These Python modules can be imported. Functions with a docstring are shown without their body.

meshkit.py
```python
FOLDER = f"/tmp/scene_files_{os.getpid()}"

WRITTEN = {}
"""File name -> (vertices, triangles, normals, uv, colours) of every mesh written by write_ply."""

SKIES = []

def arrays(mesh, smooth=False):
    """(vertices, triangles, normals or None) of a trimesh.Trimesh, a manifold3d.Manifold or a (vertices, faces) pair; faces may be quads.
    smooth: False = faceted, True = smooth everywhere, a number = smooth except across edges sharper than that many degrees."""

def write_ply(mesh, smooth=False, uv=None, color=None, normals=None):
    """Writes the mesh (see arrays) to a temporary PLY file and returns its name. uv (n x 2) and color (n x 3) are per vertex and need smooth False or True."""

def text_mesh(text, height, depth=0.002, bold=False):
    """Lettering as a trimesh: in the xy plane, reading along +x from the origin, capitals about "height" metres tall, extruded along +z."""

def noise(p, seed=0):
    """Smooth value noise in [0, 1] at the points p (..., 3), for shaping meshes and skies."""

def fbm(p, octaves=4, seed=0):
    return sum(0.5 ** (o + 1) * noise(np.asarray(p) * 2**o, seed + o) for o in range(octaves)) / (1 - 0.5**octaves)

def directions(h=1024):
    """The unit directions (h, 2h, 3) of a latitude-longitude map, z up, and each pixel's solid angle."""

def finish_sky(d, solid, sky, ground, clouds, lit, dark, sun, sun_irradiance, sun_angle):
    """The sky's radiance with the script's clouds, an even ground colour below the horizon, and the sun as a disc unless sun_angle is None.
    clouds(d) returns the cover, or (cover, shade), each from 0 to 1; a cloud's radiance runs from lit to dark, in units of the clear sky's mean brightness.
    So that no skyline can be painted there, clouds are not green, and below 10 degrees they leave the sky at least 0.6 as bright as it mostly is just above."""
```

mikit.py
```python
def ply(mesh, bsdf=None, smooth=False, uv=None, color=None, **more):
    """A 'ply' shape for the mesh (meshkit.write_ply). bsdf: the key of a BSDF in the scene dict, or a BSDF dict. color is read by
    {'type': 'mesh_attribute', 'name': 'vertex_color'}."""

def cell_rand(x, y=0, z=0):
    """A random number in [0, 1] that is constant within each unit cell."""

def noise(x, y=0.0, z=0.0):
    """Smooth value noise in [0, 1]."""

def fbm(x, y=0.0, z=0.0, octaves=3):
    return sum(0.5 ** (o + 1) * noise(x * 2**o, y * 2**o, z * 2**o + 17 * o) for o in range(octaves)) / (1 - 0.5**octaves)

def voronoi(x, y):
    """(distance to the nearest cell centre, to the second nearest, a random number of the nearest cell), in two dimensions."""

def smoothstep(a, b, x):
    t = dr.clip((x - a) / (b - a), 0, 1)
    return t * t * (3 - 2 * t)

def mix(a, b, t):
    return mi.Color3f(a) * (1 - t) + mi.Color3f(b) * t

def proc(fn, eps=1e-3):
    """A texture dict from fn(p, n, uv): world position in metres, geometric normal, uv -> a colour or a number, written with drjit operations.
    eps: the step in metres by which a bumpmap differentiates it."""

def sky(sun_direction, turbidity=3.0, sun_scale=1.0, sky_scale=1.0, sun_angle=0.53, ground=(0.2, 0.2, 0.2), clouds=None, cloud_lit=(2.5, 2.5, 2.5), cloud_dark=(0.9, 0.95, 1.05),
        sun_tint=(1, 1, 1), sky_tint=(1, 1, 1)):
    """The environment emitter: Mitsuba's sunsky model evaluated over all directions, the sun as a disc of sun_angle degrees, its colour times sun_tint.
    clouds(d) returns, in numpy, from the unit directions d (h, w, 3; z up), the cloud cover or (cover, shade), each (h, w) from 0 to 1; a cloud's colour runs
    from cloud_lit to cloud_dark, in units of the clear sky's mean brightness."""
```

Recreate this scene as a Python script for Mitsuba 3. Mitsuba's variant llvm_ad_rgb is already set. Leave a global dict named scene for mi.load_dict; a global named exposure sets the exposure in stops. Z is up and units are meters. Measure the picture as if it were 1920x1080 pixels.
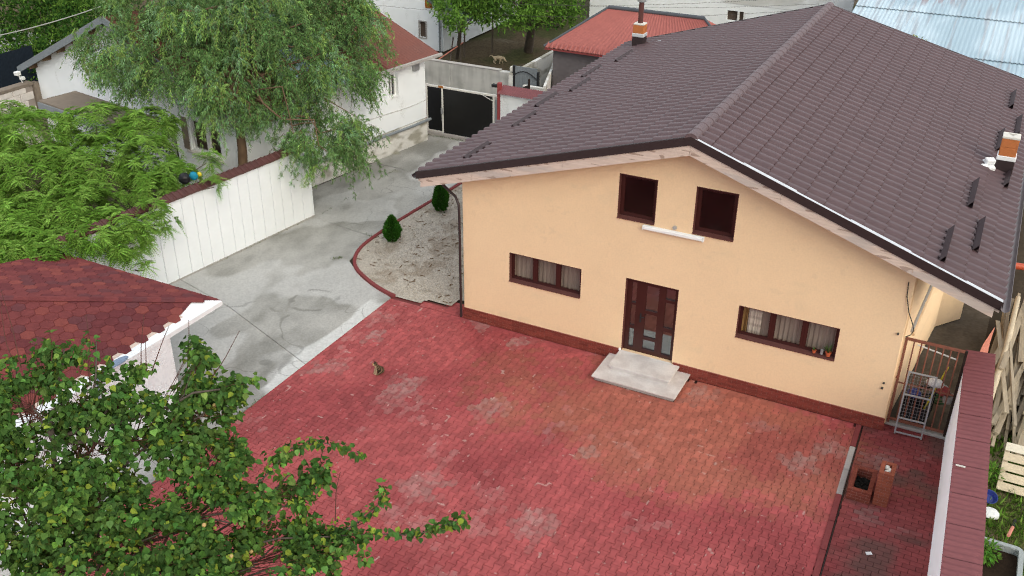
import math, random
import numpy as np, trimesh, drjit as dr, mitsuba as mi
import mikit, meshkit
from mikit import noise, fbm, voronoi, cell_rand, smoothstep, mix, proc
from shapely.geometry import Polygon, box as sbox
from shapely.ops import unary_union

T = mi.ScalarTransform4f
rng = np.random.default_rng(7)
random.seed(7)
scene, labels = {'type': 'scene'}, {}

# ------------------------------------------------------------------ camera, sky, exposure
CAM = np.array([11.88, -20.52, 13.738])
YAW, PITCH, ROLL, FOCAL = -0.4693, 0.4952, 0.0089, 1837.0
_cy, _sy, _cp, _sp = math.cos(YAW), math.sin(YAW), math.cos(PITCH), math.sin(PITCH)
FWD = np.array([_sy * _cp, _cy * _cp, -_sp])
_r = np.array([_cy, -_sy, 0.0])
_u = np.cross(_r, FWD)
UP = -math.sin(ROLL) * _r + math.cos(ROLL) * _u
scene['camera'] = {'type': 'perspective', 'fov_axis': 'x', 'fov': math.degrees(2 * math.atan(960 / FOCAL)), 'near_clip': 0.1, 'far_clip': 2000.0,
                   'to_world': T().look_at(origin=CAM.tolist(), target=(CAM + FWD * 10).tolist(), up=UP.tolist())}
scene['daylight'] = mikit.sky((0.85, -0.66, 0.66), turbidity=3, sun_scale=0.30, sky_scale=0.85, sun_angle=38, sun_tint=(0.88, 1.0, 1.16), clouds=lambda d: 1.0, cloud_lit=(2.38, 2.5, 2.66))
exposure = 2.5

# ------------------------------------------------------------------ helpers
def tag(key, label=None, cat=None, group=None, kind=None):
    d = labels.setdefault(key, {})
    for k, v in (('label', label), ('category', cat), ('group', group), ('kind', kind)):
        if v:
            d[k] = v
    return key

_used = {}
def numbered(key):
    n = _used.get(key, 0)
    _used[key] = n + 1
    return key if n == 0 else '%s_%03d' % (key, n)

def thing(name, label, cat, group=None):
    return tag(numbered(name), label, cat, group)

def put(name, mesh, bsdf, parent=None, smooth=False, color=None, label=None, cat=None, group=None, kind=None):
    key = numbered(name if parent is None else parent + '__' + name)
    if hasattr(mesh, 'mesh'):
        mesh = mesh.mesh()
    scene[key] = mikit.ply(mesh, bsdf, smooth=smooth, color=color)
    if label or cat or group or kind:
        tag(key, label, cat, group, kind)
    return key

def copy_piece(name, shape, m, parent):
    key = numbered(parent + '__' + name)
    scene[key] = {**shape, 'to_world': T(m)}
    return key

class MB:
    """Collects pieces that become one mesh."""
    def __init__(self):
        self.v, self.f, self.c, self.n = [], [], [], 0
    def raw(self, v, f, col=None):
        v, f = np.asarray(v, float), np.asarray(f, int)
        if f.shape[1] == 4:
            f = np.vstack([f[:, [0, 1, 2]], f[:, [0, 2, 3]]])
        self.v.append(v); self.f.append(f + self.n); self.n += len(v)
        if col is not None:
            col = np.asarray(col, float)
            self.c.append(np.tile(col, (len(v), 1)) if col.ndim == 1 else col)
        return self
    def add(self, m, M=None, col=None):
        v = np.asarray(m.vertices, float)
        if M is not None:
            v = v @ M[:3, :3].T + M[:3, 3]
        return self.raw(v, m.faces, col)
    def box(self, x0, x1, y0, y1, z0, z1, c=0.0, M=None, col=None):
        return self.add(cbox(x1 - x0, y1 - y0, z1 - z0, c), (np.eye(4) if M is None else M) @ mv((x0 + x1) / 2, (y0 + y1) / 2, (z0 + z1) / 2), col)
    def tube(self, pts, r, n=8, caps=True, col=None):
        v, f = tube_arrays(pts, r, n, caps)
        return self.raw(v, f, col)
    def mesh(self):
        return trimesh.Trimesh(np.vstack(self.v), np.vstack(self.f), process=False)
    def colors(self):
        return np.vstack(self.c)

def mv(x, y, z):
    m = np.eye(4); m[:3, 3] = (x, y, z); return m

def rot(axis, deg, at=(0, 0, 0)):
    a = math.radians(deg)
    return trimesh.transformations.rotation_matrix(a, axis, at)

def frame(o, ex, ey, ez):
    m = np.eye(4); m[:3, 0], m[:3, 1], m[:3, 2], m[:3, 3] = ex, ey, ez, o; return m

def unit(a):
    a = np.asarray(a, float); return a / np.linalg.norm(a)

_cbox = {}
def cbox(sx, sy, sz, c=0.0):
    """A box about the origin, its edges chamfered by c."""
    k = (round(sx, 5), round(sy, 5), round(sz, 5), round(c, 5))
    if k not in _cbox:
        if c <= 0:
            _cbox[k] = trimesh.creation.box((sx, sy, sz))
        else:
            h = np.array([sx, sy, sz]) / 2
            c = min(c, h.min() * 0.6)
            pts = []
            for s in np.array(np.meshgrid([-1, 1], [-1, 1], [-1, 1])).T.reshape(-1, 3):
                for a in range(3):
                    q = s * (h - c); q[a] = s[a] * h[a]; pts.append(q)
            _cbox[k] = trimesh.convex.convex_hull(np.array(pts))
    return _cbox[k]

def tube_arrays(pts, r, n=8, caps=True):
    pts = np.asarray(pts, float)
    r = np.full(len(pts), r, float) if np.isscalar(r) else np.asarray(r, float)
    t = np.gradient(pts, axis=0); t /= np.linalg.norm(t, axis=1, keepdims=True) + 1e-12
    a = np.array([0.31, 0.53, 0.79]); v = []
    for p, d, q in zip(pts, t, r):
        x = np.cross(d, a); x /= np.linalg.norm(x); y = np.cross(d, x)
        ang = np.arange(n) * 2 * math.pi / n
        v.append(p + q * (np.outer(np.cos(ang), x) + np.outer(np.sin(ang), y)))
    v = np.vstack(v); f = []
    for i in range(len(pts) - 1):
        for j in range(n):
            a0, b0 = i * n + j, i * n + (j + 1) % n
            f += [[a0, b0, b0 + n], [a0, b0 + n, a0 + n]]
    if caps:
        v = np.vstack([v, pts[0], pts[-1]]); e = len(v)
        for j in range(n):
            f += [[(j + 1) % n, j, e - 2], [(len(pts) - 1) * n + j, (len(pts) - 1) * n + (j + 1) % n, e - 1]]
    return v, np.array(f)

def prism(poly, h, M=None):
    """Extrudes a shapely polygon (or list of points) by h along local z."""
    p = poly if hasattr(poly, 'exterior') else Polygon(poly)
    m = trimesh.creation.extrude_polygon(p, h)
    if M is not None:
        m.apply_transform(M)
    return m

FRONT = np.array([[1, 0, 0, 0], [0, 0, -1, 0], [0, 1, 0, 0], [0, 0, 0, 1.0]])   # local (x, y, z) -> (x, -z, y): a facade drawn in x and z, extruded towards -y
def facade(poly, y0, y1, M=None):
    m = prism(poly, y1 - y0); m.apply_transform(FRONT); m.apply_translation((0, y1, 0))
    if M is not None:
        m.apply_transform(M)
    return m

def sheet(poly, z):
    """A flat sheet over a polygon, split finely enough to shade well."""
    p = poly if hasattr(poly, 'exterior') else Polygon(poly)
    v, f = trimesh.creation.triangulate_polygon(p, engine='earcut')
    v = np.column_stack([v, np.full(len(v), z)])
    m = trimesh.Trimesh(v, f, process=False)
    if m.face_normals[0, 2] < 0:
        m.invert()
    return m

# ------------------------------------------------------------------ materials
def rgb(c):
    return {'type': 'rgb', 'value': list(map(float, c))}
def mat(name, color, rough=0.7, spec=0.3, bump=None, bscale=0.004, beps=0.004, two=True, **more):
    c = proc(color) if callable(color) else (color if isinstance(color, dict) else rgb(color))
    b = {'type': 'principled', 'base_color': c, 'roughness': rough, 'specular': spec, **more}
    if bump is not None:
        b = {'type': 'bumpmap', 'arbitrary': proc(bump, eps=beps), 'scale': bscale, 'bsdf': b}
    scene[name] = {'type': 'twosided', 'bsdf': b} if two else b
    return name
VCOL = {'type': 'mesh_attribute', 'name': 'vertex_color'}

def var(c, amt, sc, k=0.0):
    """c varied by fine and coarse noise."""
    def fn(p, n, uv):
        t = 0.6 * fbm(p.x * sc + k, p.y * sc, p.z * sc, 2) + 0.4 * noise(p.x * sc * 7, p.y * sc * 7 + k, p.z * sc * 7)
        return mi.Color3f(c) * (1 + amt * (2 * t - 1))
    return fn

def stucco(p, n, uv):
    t = fbm(p.x * 1.3, p.z * 1.3, p.y * 1.3 + 4, 3)
    g = noise(p.x * 55, p.z * 55, p.y * 55)
    c = mi.Color3f(0.785, 0.578, 0.370) * (0.975 + 0.05 * t) * (0.96 + 0.08 * g)
    stain = smoothstep(0.55, 0.85, fbm(p.x * 0.9 + 31, p.z * 2.2, 7.0, 3)) * smoothstep(0.2, 0.9, noise(p.x * 7, p.z * 7, 3.0))
    speck = smoothstep(0.80, 0.86, noise(p.x * 3.4 + 8, p.z * 3.4, 5.0)) * smoothstep(0.5, 0.7, noise(p.x * 13, p.z * 13, 1.0))
    return mix(mix(c, (0.44, 0.40, 0.27), 0.12 * stain), (0.30, 0.24, 0.17), 0.07 * speck)
mat('cream_stucco', stucco, 0.85, 0.2, bump=lambda p, n, uv: noise(p.x * 60, p.y * 60, p.z * 60), bscale=0.0015)
mat('tile_metal', var((0.095, 0.058, 0.063), 0.16, 1.1), 0.45, 0.45)
mat('guard_metal', (0.045, 0.029, 0.032), 0.5, 0.4)
mat('tile_metal_ridge', var((0.120, 0.080, 0.085), 0.16, 2.1), 0.50, 0.5)
mat('dark_metal', var((0.030, 0.018, 0.019), 0.2, 3.0), 0.45, 0.5)
mat('gutter_metal', var((0.17, 0.145, 0.15), 0.15, 3.0), 0.4, 0.5)
mat('bright_flashing', (0.62, 0.65, 0.68), 0.3, 0.5, metallic=0.25)
mat('frame_brown', var((0.040, 0.0095, 0.008), 0.15, 4.0), 0.35, 0.5)
mat('sill_brown', var((0.105, 0.040, 0.036), 0.15, 4.0), 0.35, 0.5)
def raw_board(p, n, uv):
    g = fbm(p.x * 2.0, p.y * 2.0, p.z * 30, 2)
    c = mix((0.66, 0.54, 0.47), (0.52, 0.41, 0.35), g)
    knot = smoothstep(0.80, 0.88, noise(p.x * 4.2, 3.0, p.z * 14 + 2))
    grey = smoothstep(0.55, 0.75, fbm(p.x * 0.8 + 3, 1.0, p.z * 3, 3))
    return mix(mix(c, (0.42, 0.38, 0.36), 0.6 * grey), (0.22, 0.13, 0.09), 0.6 * knot)
mat('raw_board', raw_board, 0.8, 0.2)
PX, PY = 0.168, 0.262
BLOBS = []
def paver_ids(p):
    u, q = p.x / PX, p.y / PY
    fq = q - dr.floor(q)
    s = dr.select((fq > 0.25) & (fq < 0.75), -1.0, 1.0)
    m = dr.floor(u + 0.5)
    par = m - 2 * dr.floor(m * 0.5)
    b = m + (0.018 / PX) * s * (1 - 2 * par)
    col = dr.select(u > b, m, m - 1)
    cpar = col - 2 * dr.floor(col * 0.5)
    row = dr.floor(q + 0.5 * cpar)
    return col, row, (col + 0.5) * PX, (row + 0.5 - 0.5 * cpar) * PY
def old_area(x, y, j):
    """Where the dye has gone and the joints are bare: 1 in the middle of the worn area in front of the right half of the house."""
    d = dr.sqrt(dr.square((x - 6.9) / 5.2) + dr.square((y + 1.9) / 2.6)) + 1.1 * (fbm(x * 0.5 + 2, y * 0.5, 4.0, 3) - 0.5) + j
    return smoothstep(1.05, 0.62, d)
def red_paint(cx, cy, r, px, py):
    """Worn red dye on concrete pavers: cx, cy the paver's centre, r its own random number."""
    dye = fbm(cx * 0.55 + 3, cy * 0.55 + 9, 2.0, 3)
    c = mix((0.352, 0.080, 0.082), (0.365, 0.118, 0.086), old_area(cx, cy, 0.30 * (r - 0.5)))
    c = mix(c, (0.225, 0.040, 0.046), 0.50 * smoothstep(0.50, 0.68, dye + 0.14 * (r - 0.5)))
    wear = 0.6 * smoothstep(0.72, 0.86, fbm(cx * 0.9, cy * 0.9 + 40, 6.0, 3) + 0.16 * (r - 0.5))
    j = 0.7 * (r - 0.5) + 0.6 * (noise(cx * 2.3, cy * 2.3, 8.0) - 0.5)
    for bx, by, br in BLOBS:
        wear = dr.maximum(wear, smoothstep(1.15, 0.55, dr.sqrt(dr.square(cx - bx) + dr.square((cy - by) * 0.9)) / br + j))
    grain = 0.88 + 0.24 * noise(px * 14, py * 14, 1.0)
    grey = mix((0.36, 0.235, 0.215), (0.36, 0.31, 0.29), r)
    scuff = wear * (0.45 + 0.55 * smoothstep(0.30, 0.62, noise(px * 11, py * 11, 3.0)))
    c = mix(c * (0.84 + 0.32 * r), grey, 0.42 * scuff)
    return c * grain
def paver_color(p, n, uv):
    col, row, cx, cy = paver_ids(p)
    c = red_paint(cx, cy, cell_rand(col, row, 3), p.x, p.y)
    fleck = smoothstep(0.93, 0.96, noise(p.x * 9 + 3, p.y * 9, 5.0))
    return mix(c, (0.5, 0.36, 0.33), 0.55 * fleck)
def brick_paver_color(p, n, uv):
    row = dr.floor(p.y / 0.13)
    par = row - 2 * dr.floor(row * 0.5)
    col = dr.floor(p.x / 0.25 + 0.5 * par)
    r = cell_rand(col, row, 9)
    c = red_paint((col + 0.5) * 0.25, (row + 0.5) * 0.13, r, p.x, p.y)
    soot = smoothstep(0.50, 0.72, fbm(p.x * 1.2 + 5, p.y * 1.2, 3.0, 3))
    return mix(c * 0.66, (0.09, 0.065, 0.055), 0.65 * soot)
def joint_color(p, n, uv):
    t = fbm(p.x * 0.5 + 11, p.y * 0.5, 2.0, 3)
    return mix((0.175, 0.052, 0.052), (0.022, 0.011, 0.010), dr.maximum(old_area(p.x, p.y, 0.5 * (noise(p.x * 2.6, p.y * 2.6, 7.0) - 0.5)), smoothstep(0.56, 0.70, t + 0.2 * (noise(p.x * 2.6, p.y * 2.6, 7.0) - 0.5))))
mat('joint_sand', joint_color, 0.95, 0.1)
mat('joint_dark', var((0.030, 0.014, 0.013), 0.3, 3.0), 0.95, 0.1)
def paver_bump(p, n, uv):
    return fbm(p.x * 45, p.y * 45, 2.0, 2)
def concrete(p, n, uv):
    t = fbm(p.x * 0.45, p.y * 0.45, 3.0, 4)
    g = noise(p.x * 26, p.y * 26, 1.0)
    s = fbm(p.x * 2.2 + 0.3 * p.y, p.y * 1.1 + 5, 2.0, 3)
    c = mix((0.235, 0.232, 0.215), (0.39, 0.385, 0.365), smoothstep(0.30, 0.68, 0.6 * t + 0.4 * s))
    wash = smoothstep(0.52, 0.60, fbm(p.x * 0.62 + 17, p.y * 0.42 + 3, 6.0, 3))
    c = mix(c, (0.49, 0.49, 0.48), 0.70 * wash)
    edge = -2.86 + 0.55 * (fbm(0.0, p.y * 0.55 + 8, 2.0, 3) - 0.5)
    fresh = smoothstep(0.0, 0.10, p.x - edge) * smoothstep(-5.6, -5.2, p.y) * smoothstep(-0.2, -0.6, p.y)
    c = mix(c, (0.60, 0.61, 0.60), 0.85 * fresh)
    stain = smoothstep(0.60, 0.74, fbm(p.x * 1.0 + 60, p.y * 0.7, 5.0, 3))
    c = mix(c, (0.15, 0.15, 0.135), 0.15 * stain)
    moss = smoothstep(0.62, 0.75, fbm(p.x * 0.9 + 3, p.y * 0.9 + 70, 2.0, 3)) * smoothstep(7.5, 9.5, p.y)
    c = mix(c, (0.22, 0.21, 0.12), 0.6 * moss)
    d = dr.sqrt(dr.square(p.x + 4.35) + dr.square(p.y + 1.15))
    ring = smoothstep(0.10, 0.02, dr.abs(d - 0.62 + 0.2 * (noise(p.x * 4, p.y * 4, 2.0) - 0.5))) * smoothstep(0.35, 0.55, noise(p.x * 3.0, p.y * 3.0, 9.0))
    c = mix(c, (0.13, 0.125, 0.115), 0.5 * ring)
    v1, v2, _ = voronoi(p.x * 0.30 + 0.25 * noise(p.x * 2, p.y * 2, 1.0), p.y * 0.22 + 0.25 * noise(p.x * 2, p.y * 2 + 5, 1.0))
    crack = smoothstep(0.012, 0.003, v2 - v1) * smoothstep(0.45, 0.6, noise(p.x * 0.7, p.y * 0.7, 4.0))
    return mix(c, (0.10, 0.10, 0.09), 0.35 * crack) * (0.90 + 0.2 * g)
mat('old_concrete', concrete, 0.85, 0.2, bump=lambda p, n, uv: fbm(p.x * 14, p.y * 14, 1.0, 3), bscale=0.004)
def gravel(p, n, uv):
    t = fbm(p.x * 1.2, p.y * 1.2, 2.0, 3)
    c = mix((0.35, 0.315, 0.27), (0.47, 0.435, 0.385), noise(p.x * 30, p.y * 30, 6.0))
    c = mix(c, (0.215, 0.165, 0.12), 0.50 * smoothstep(0.50, 0.72, t + 0.25 * (noise(p.x * 6, p.y * 6, 3.0) - 0.5)))
    return c * (0.8 + 0.4 * noise(p.x * 40, p.y * 40, 2.0))
mat('bed_gravel', gravel, 0.95, 0.1, bump=lambda p, n, uv: fbm(p.x * 26, p.y * 26, 3.0, 2), bscale=0.012)
def dirt(p, n, uv):
    t = fbm(p.x * 0.35, p.y * 0.35, 2.0, 4)
    c = mix((0.088, 0.068, 0.044), (0.055, 0.058, 0.026), smoothstep(0.42, 0.62, t))
    pale = smoothstep(0.62, 0.74, fbm(p.x * 0.5 + 33, p.y * 0.5, 1.0, 3))
    return mix(c, (0.12, 0.098, 0.072), 0.7 * pale) * (0.7 + 0.6 * noise(p.x * 12, p.y * 12, 2.0))
mat('yard_dirt', dirt, 0.95, 0.1)
def soil(p, n, uv):
    t = fbm(p.x * 1.1, p.y * 1.1, 3.0, 3)
    return mix((0.09, 0.10, 0.035), (0.22, 0.17, 0.11), smoothstep(0.42, 0.62, t)) * (0.7 + 0.6 * noise(p.x * 18, p.y * 18, 4.0))
mat('grass_soil', soil, 0.95, 0.1)
mat('passage_soil', var((0.115, 0.098, 0.078), 0.45, 2.4), 0.95, 0.1)
mat('dark_soil', var((0.060, 0.048, 0.036), 0.4, 2.0), 0.95, 0.1)
def white_wall(p, n, uv):
    t = fbm(p.x * 1.1, p.y * 1.1, p.z * 1.6, 3)
    g = noise(p.x * 40, p.y * 40, p.z * 40)
    d = smoothstep(0.60, 0.76, fbm(p.x * 2.1 + 9, p.y * 2.1, p.z * 0.6, 3)) * smoothstep(0.4, 0.6, g)
    return mix(mi.Color3f(0.83, 0.865, 0.89) * (0.93 + 0.1 * t), (0.42, 0.40, 0.36), 0.35 * d)
mat('white_paint', white_wall, 0.75, 0.25)
def plinth_wall(p, n, uv):
    t = fbm(p.x * 1.6, p.y * 1.6, p.z * 2.6, 3)
    return mix((0.70, 0.69, 0.66), (0.36, 0.345, 0.29), smoothstep(0.42, 0.66, t)) * (0.93 + 0.14 * noise(p.x * 30, p.y * 30, p.z * 30))
mat('stained_white', plinth_wall, 0.85, 0.2)
mat('stained_light', lambda p, n, uv: mix((0.74, 0.77, 0.78), (0.55, 0.56, 0.54), smoothstep(0.5, 0.75, fbm(p.x * 0.6, p.z * 1.2, 3.0, 3))), 0.85, 0.2)
def grey_render(p, n, uv):
    t = fbm(p.x * 0.9, p.y * 0.9, p.z * 1.6, 4)
    s = fbm(p.x * 5.0 + 2, p.y * 5, p.z * 0.7, 3)
    return mix((0.31, 0.31, 0.295), (0.49, 0.485, 0.465), smoothstep(0.32, 0.68, 0.6 * t + 0.4 * s))
mat('grey_render', grey_render, 0.9, 0.15)
mat('dark_render', var((0.145, 0.132, 0.138), 0.25, 1.2), 0.9, 0.15)
mat('fence_white', var((0.83, 0.87, 0.90), 0.04, 2.2), 0.6, 0.3)
mat('fence_core', (0.16, 0.155, 0.15), 0.9, 0.1)
mat('wall_white_cool', var((0.83, 0.87, 0.89), 0.05, 2.0), 0.7, 0.25)
mat('coping_brown', var((0.090, 0.034, 0.030), 0.3, 3.0), 0.5, 0.4)
mat('coping_red', var((0.195, 0.062, 0.068), 0.18, 2.4), 0.55, 0.4)
mat('shingle_dark', var((0.130, 0.034, 0.037), 0.25, 9.0), 0.9, 0.15)
mat('shingle_mid', var((0.165, 0.043, 0.043), 0.25, 9.0, 3.0), 0.9, 0.15)
mat('shingle_light', var((0.205, 0.055, 0.048), 0.22, 9.0, 5.0), 0.9, 0.15)
mat('shingle_plum', var((0.125, 0.040, 0.044), 0.25, 9.0, 8.0), 0.9, 0.15)
mat('roof_red', var((0.37, 0.122, 0.108), 0.15, 1.5), 0.7, 0.3)
mat('roof_rust', lambda p, n, uv: mix((0.200, 0.062, 0.044), (0.165, 0.072, 0.058), fbm(p.x * 0.8, p.y * 0.8, 2.0, 3)), 0.7, 0.3)
def blue_metal(p, n, uv):
    t = fbm(p.x * 0.7, p.y * 0.3, 2.0, 3)
    c = mix((0.33, 0.45, 0.53), (0.46, 0.58, 0.66), smoothstep(0.35, 0.65, t))
    streak = fbm(p.x * 6.5, p.y * 0.35 + 3, 1.0, 3)
    c = mix(c, (0.25, 0.24, 0.26), 0.45 * smoothstep(0.56, 0.76, streak))
    rust = smoothstep(0.56, 0.66, fbm(p.x * 5.0 + 30, p.y * 0.55, 5.0, 3)) * smoothstep(1.5, 0.4, dr.sqrt(dr.square((p.x - 7.6) / 2.2) + dr.square((p.y - 31.6) / 2.4)))
    return mix(c, (0.25, 0.085, 0.065), 0.85 * rust)
mat('blue_metal', blue_metal, 0.45, 0.4)
mat('slate_sheet', var((0.075, 0.085, 0.10), 0.2, 2.0), 0.6, 0.4)
mat('grey_metal', var((0.21, 0.235, 0.255), 0.15, 2.0), 0.5, 0.4)
mat('orange_brick', var((0.46, 0.155, 0.055), 0.25, 6.0), 0.85, 0.2)
mat('mortar_white', var((0.62, 0.60, 0.55), 0.15, 6.0), 0.9, 0.15)
mat('foam_white', (0.78, 0.79, 0.80), 0.9, 0.1)
def plinth_brick(p, n, uv):
    r = cell_rand(dr.floor(p.x / 0.25 + 50), dr.floor(p.z / 0.07), 5)
    return mi.Color3f(0.200, 0.043, 0.032) * (0.78 + 0.44 * r) * (0.88 + 0.24 * noise(p.x * 28, p.y * 28, p.z * 28))
mat('plinth_brick', plinth_brick, 0.8, 0.2)
mat('mortar_red', (0.36, 0.19, 0.155), 0.95, 0.1)
def step_stone(p, n, uv):
    t = fbm(p.x * 2.5, p.y * 2.5, p.z * 3, 3)
    return mix((0.52, 0.485, 0.475), (0.64, 0.615, 0.605), smoothstep(0.3, 0.66, t)) * (0.94 + 0.12 * noise(p.x * 40, p.y * 40, 2.0))
mat('step_stone', step_stone, 0.7, 0.3)
mat('kerb_grey', var((0.38, 0.36, 0.345), 0.2, 5.0), 0.9, 0.15)
mat('kerb_red', var((0.20, 0.048, 0.050), 0.25, 4.0), 0.85, 0.2)
mat('rust_iron', lambda p, n, uv: mix((0.28, 0.095, 0.06), (0.16, 0.07, 0.05), fbm(p.x * 9, p.y * 9, p.z * 9, 2)), 0.75, 0.3)
mat('galvanised', var((0.38, 0.39, 0.40), 0.15, 6.0), 0.4, 0.5, metallic=0.5)
mat('black_panel', var((0.0055, 0.0055, 0.006), 0.3, 2.0), 0.35, 0.35)
mat('gate_white', var((0.62, 0.61, 0.58), 0.12, 5.0), 0.55, 0.3)
mat('red_post', var((0.30, 0.06, 0.062), 0.15, 4.0), 0.6, 0.3)
mat('black_iron', (0.018, 0.019, 0.021), 0.5, 0.4)
mat('brown_panel', var((0.022, 0.013, 0.010), 0.2, 3.0), 0.6, 0.3)
mat('plaster_block', var((0.66, 0.62, 0.59), 0.12, 4.0), 0.9, 0.1)
mat('block_mortar', (0.33, 0.285, 0.26), 0.95, 0.1)
mat('brown_concrete', var((0.21, 0.175, 0.145), 0.25, 1.5), 0.9, 0.1)
mat('navy_net', var((0.012, 0.019, 0.030), 0.3, 1.5), 0.8, 0.2)
mat('orange_wood', var((0.36, 0.13, 0.03), 0.2, 3.0), 0.6, 0.3)
def plank(p, n, uv):
    r = noise(p.x * 3.1, p.y * 0.25, p.z * 3.1)
    g = fbm(p.x * 34, p.y * 1.6, p.z * 34, 2)
    return mix((0.30, 0.25, 0.19), (0.52, 0.43, 0.31), r) * (0.72 + 0.5 * g)
mat('plank_wood', plank, 0.85, 0.15)
mat('pale_wood', var((0.62, 0.52, 0.38), 0.18, 3.0), 0.8, 0.2)
mat('tub_grey', var((0.34, 0.37, 0.37), 0.12, 6.0), 0.6, 0.3)
mat('soil_black', var((0.028, 0.018, 0.012), 0.5, 12.0), 0.95, 0.1)
mat('blue_plastic', (0.02, 0.035, 0.20), 0.45, 0.5)
mat('teal_cloth', (0.01, 0.21, 0.32), 0.7, 0.3)
mat('yellow_plastic', (0.55, 0.48, 0.03), 0.5, 0.4)
mat('black_plastic', (0.008, 0.008, 0.010), 0.5, 0.4)
mat('white_plastic', (0.74, 0.75, 0.75), 0.4, 0.5)
mat('lamp_diffuser', (0.80, 0.82, 0.83), 0.25, 0.5)
mat('pink_pole', (0.62, 0.23, 0.17), 0.5, 0.4)
mat('orange_plastic', (0.55, 0.10, 0.045), 0.4, 0.5)
mat('terracotta', (0.48, 0.11, 0.045), 0.6, 0.3)
mat('lamp_blue', var((0.17, 0.235, 0.34), 0.1, 8.0), 0.4, 0.5)
mat('cable_dark', (0.06, 0.055, 0.05), 0.6, 0.3)
mat('cable_pale', (0.42, 0.42, 0.40), 0.6, 0.3)
mat('bark_brown', lambda p, n, uv: mix((0.10, 0.062, 0.038), (0.19, 0.13, 0.085), fbm(p.x * 14, p.y * 14, p.z * 4, 3)), 0.95, 0.1)
mat('bark_grey', lambda p, n, uv: mix((0.075, 0.060, 0.050), (0.15, 0.125, 0.105), fbm(p.x * 16, p.y * 16, p.z * 5, 3)), 0.95, 0.1)
mat('twig_brown', (0.105, 0.045, 0.035), 0.8, 0.2)
mat('ember_soot', var((0.018, 0.017, 0.015), 0.5, 10.0), 0.95, 0.1)
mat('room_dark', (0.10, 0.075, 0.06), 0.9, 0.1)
def curtain_col(p, n, uv):
    return mi.Color3f(0.235, 0.195, 0.165) * (0.8 + 0.4 * noise(p.x * 14, 1.0, p.z * 0.8)) * (0.95 + 0.1 * noise(p.x * 60, p.z * 60, 2.0))
mat('sheer_curtain', curtain_col, 0.9, 0.1)
mat('ochre_curtain', var((0.26, 0.155, 0.06), 0.3, 9.0), 0.9, 0.1)
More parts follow.
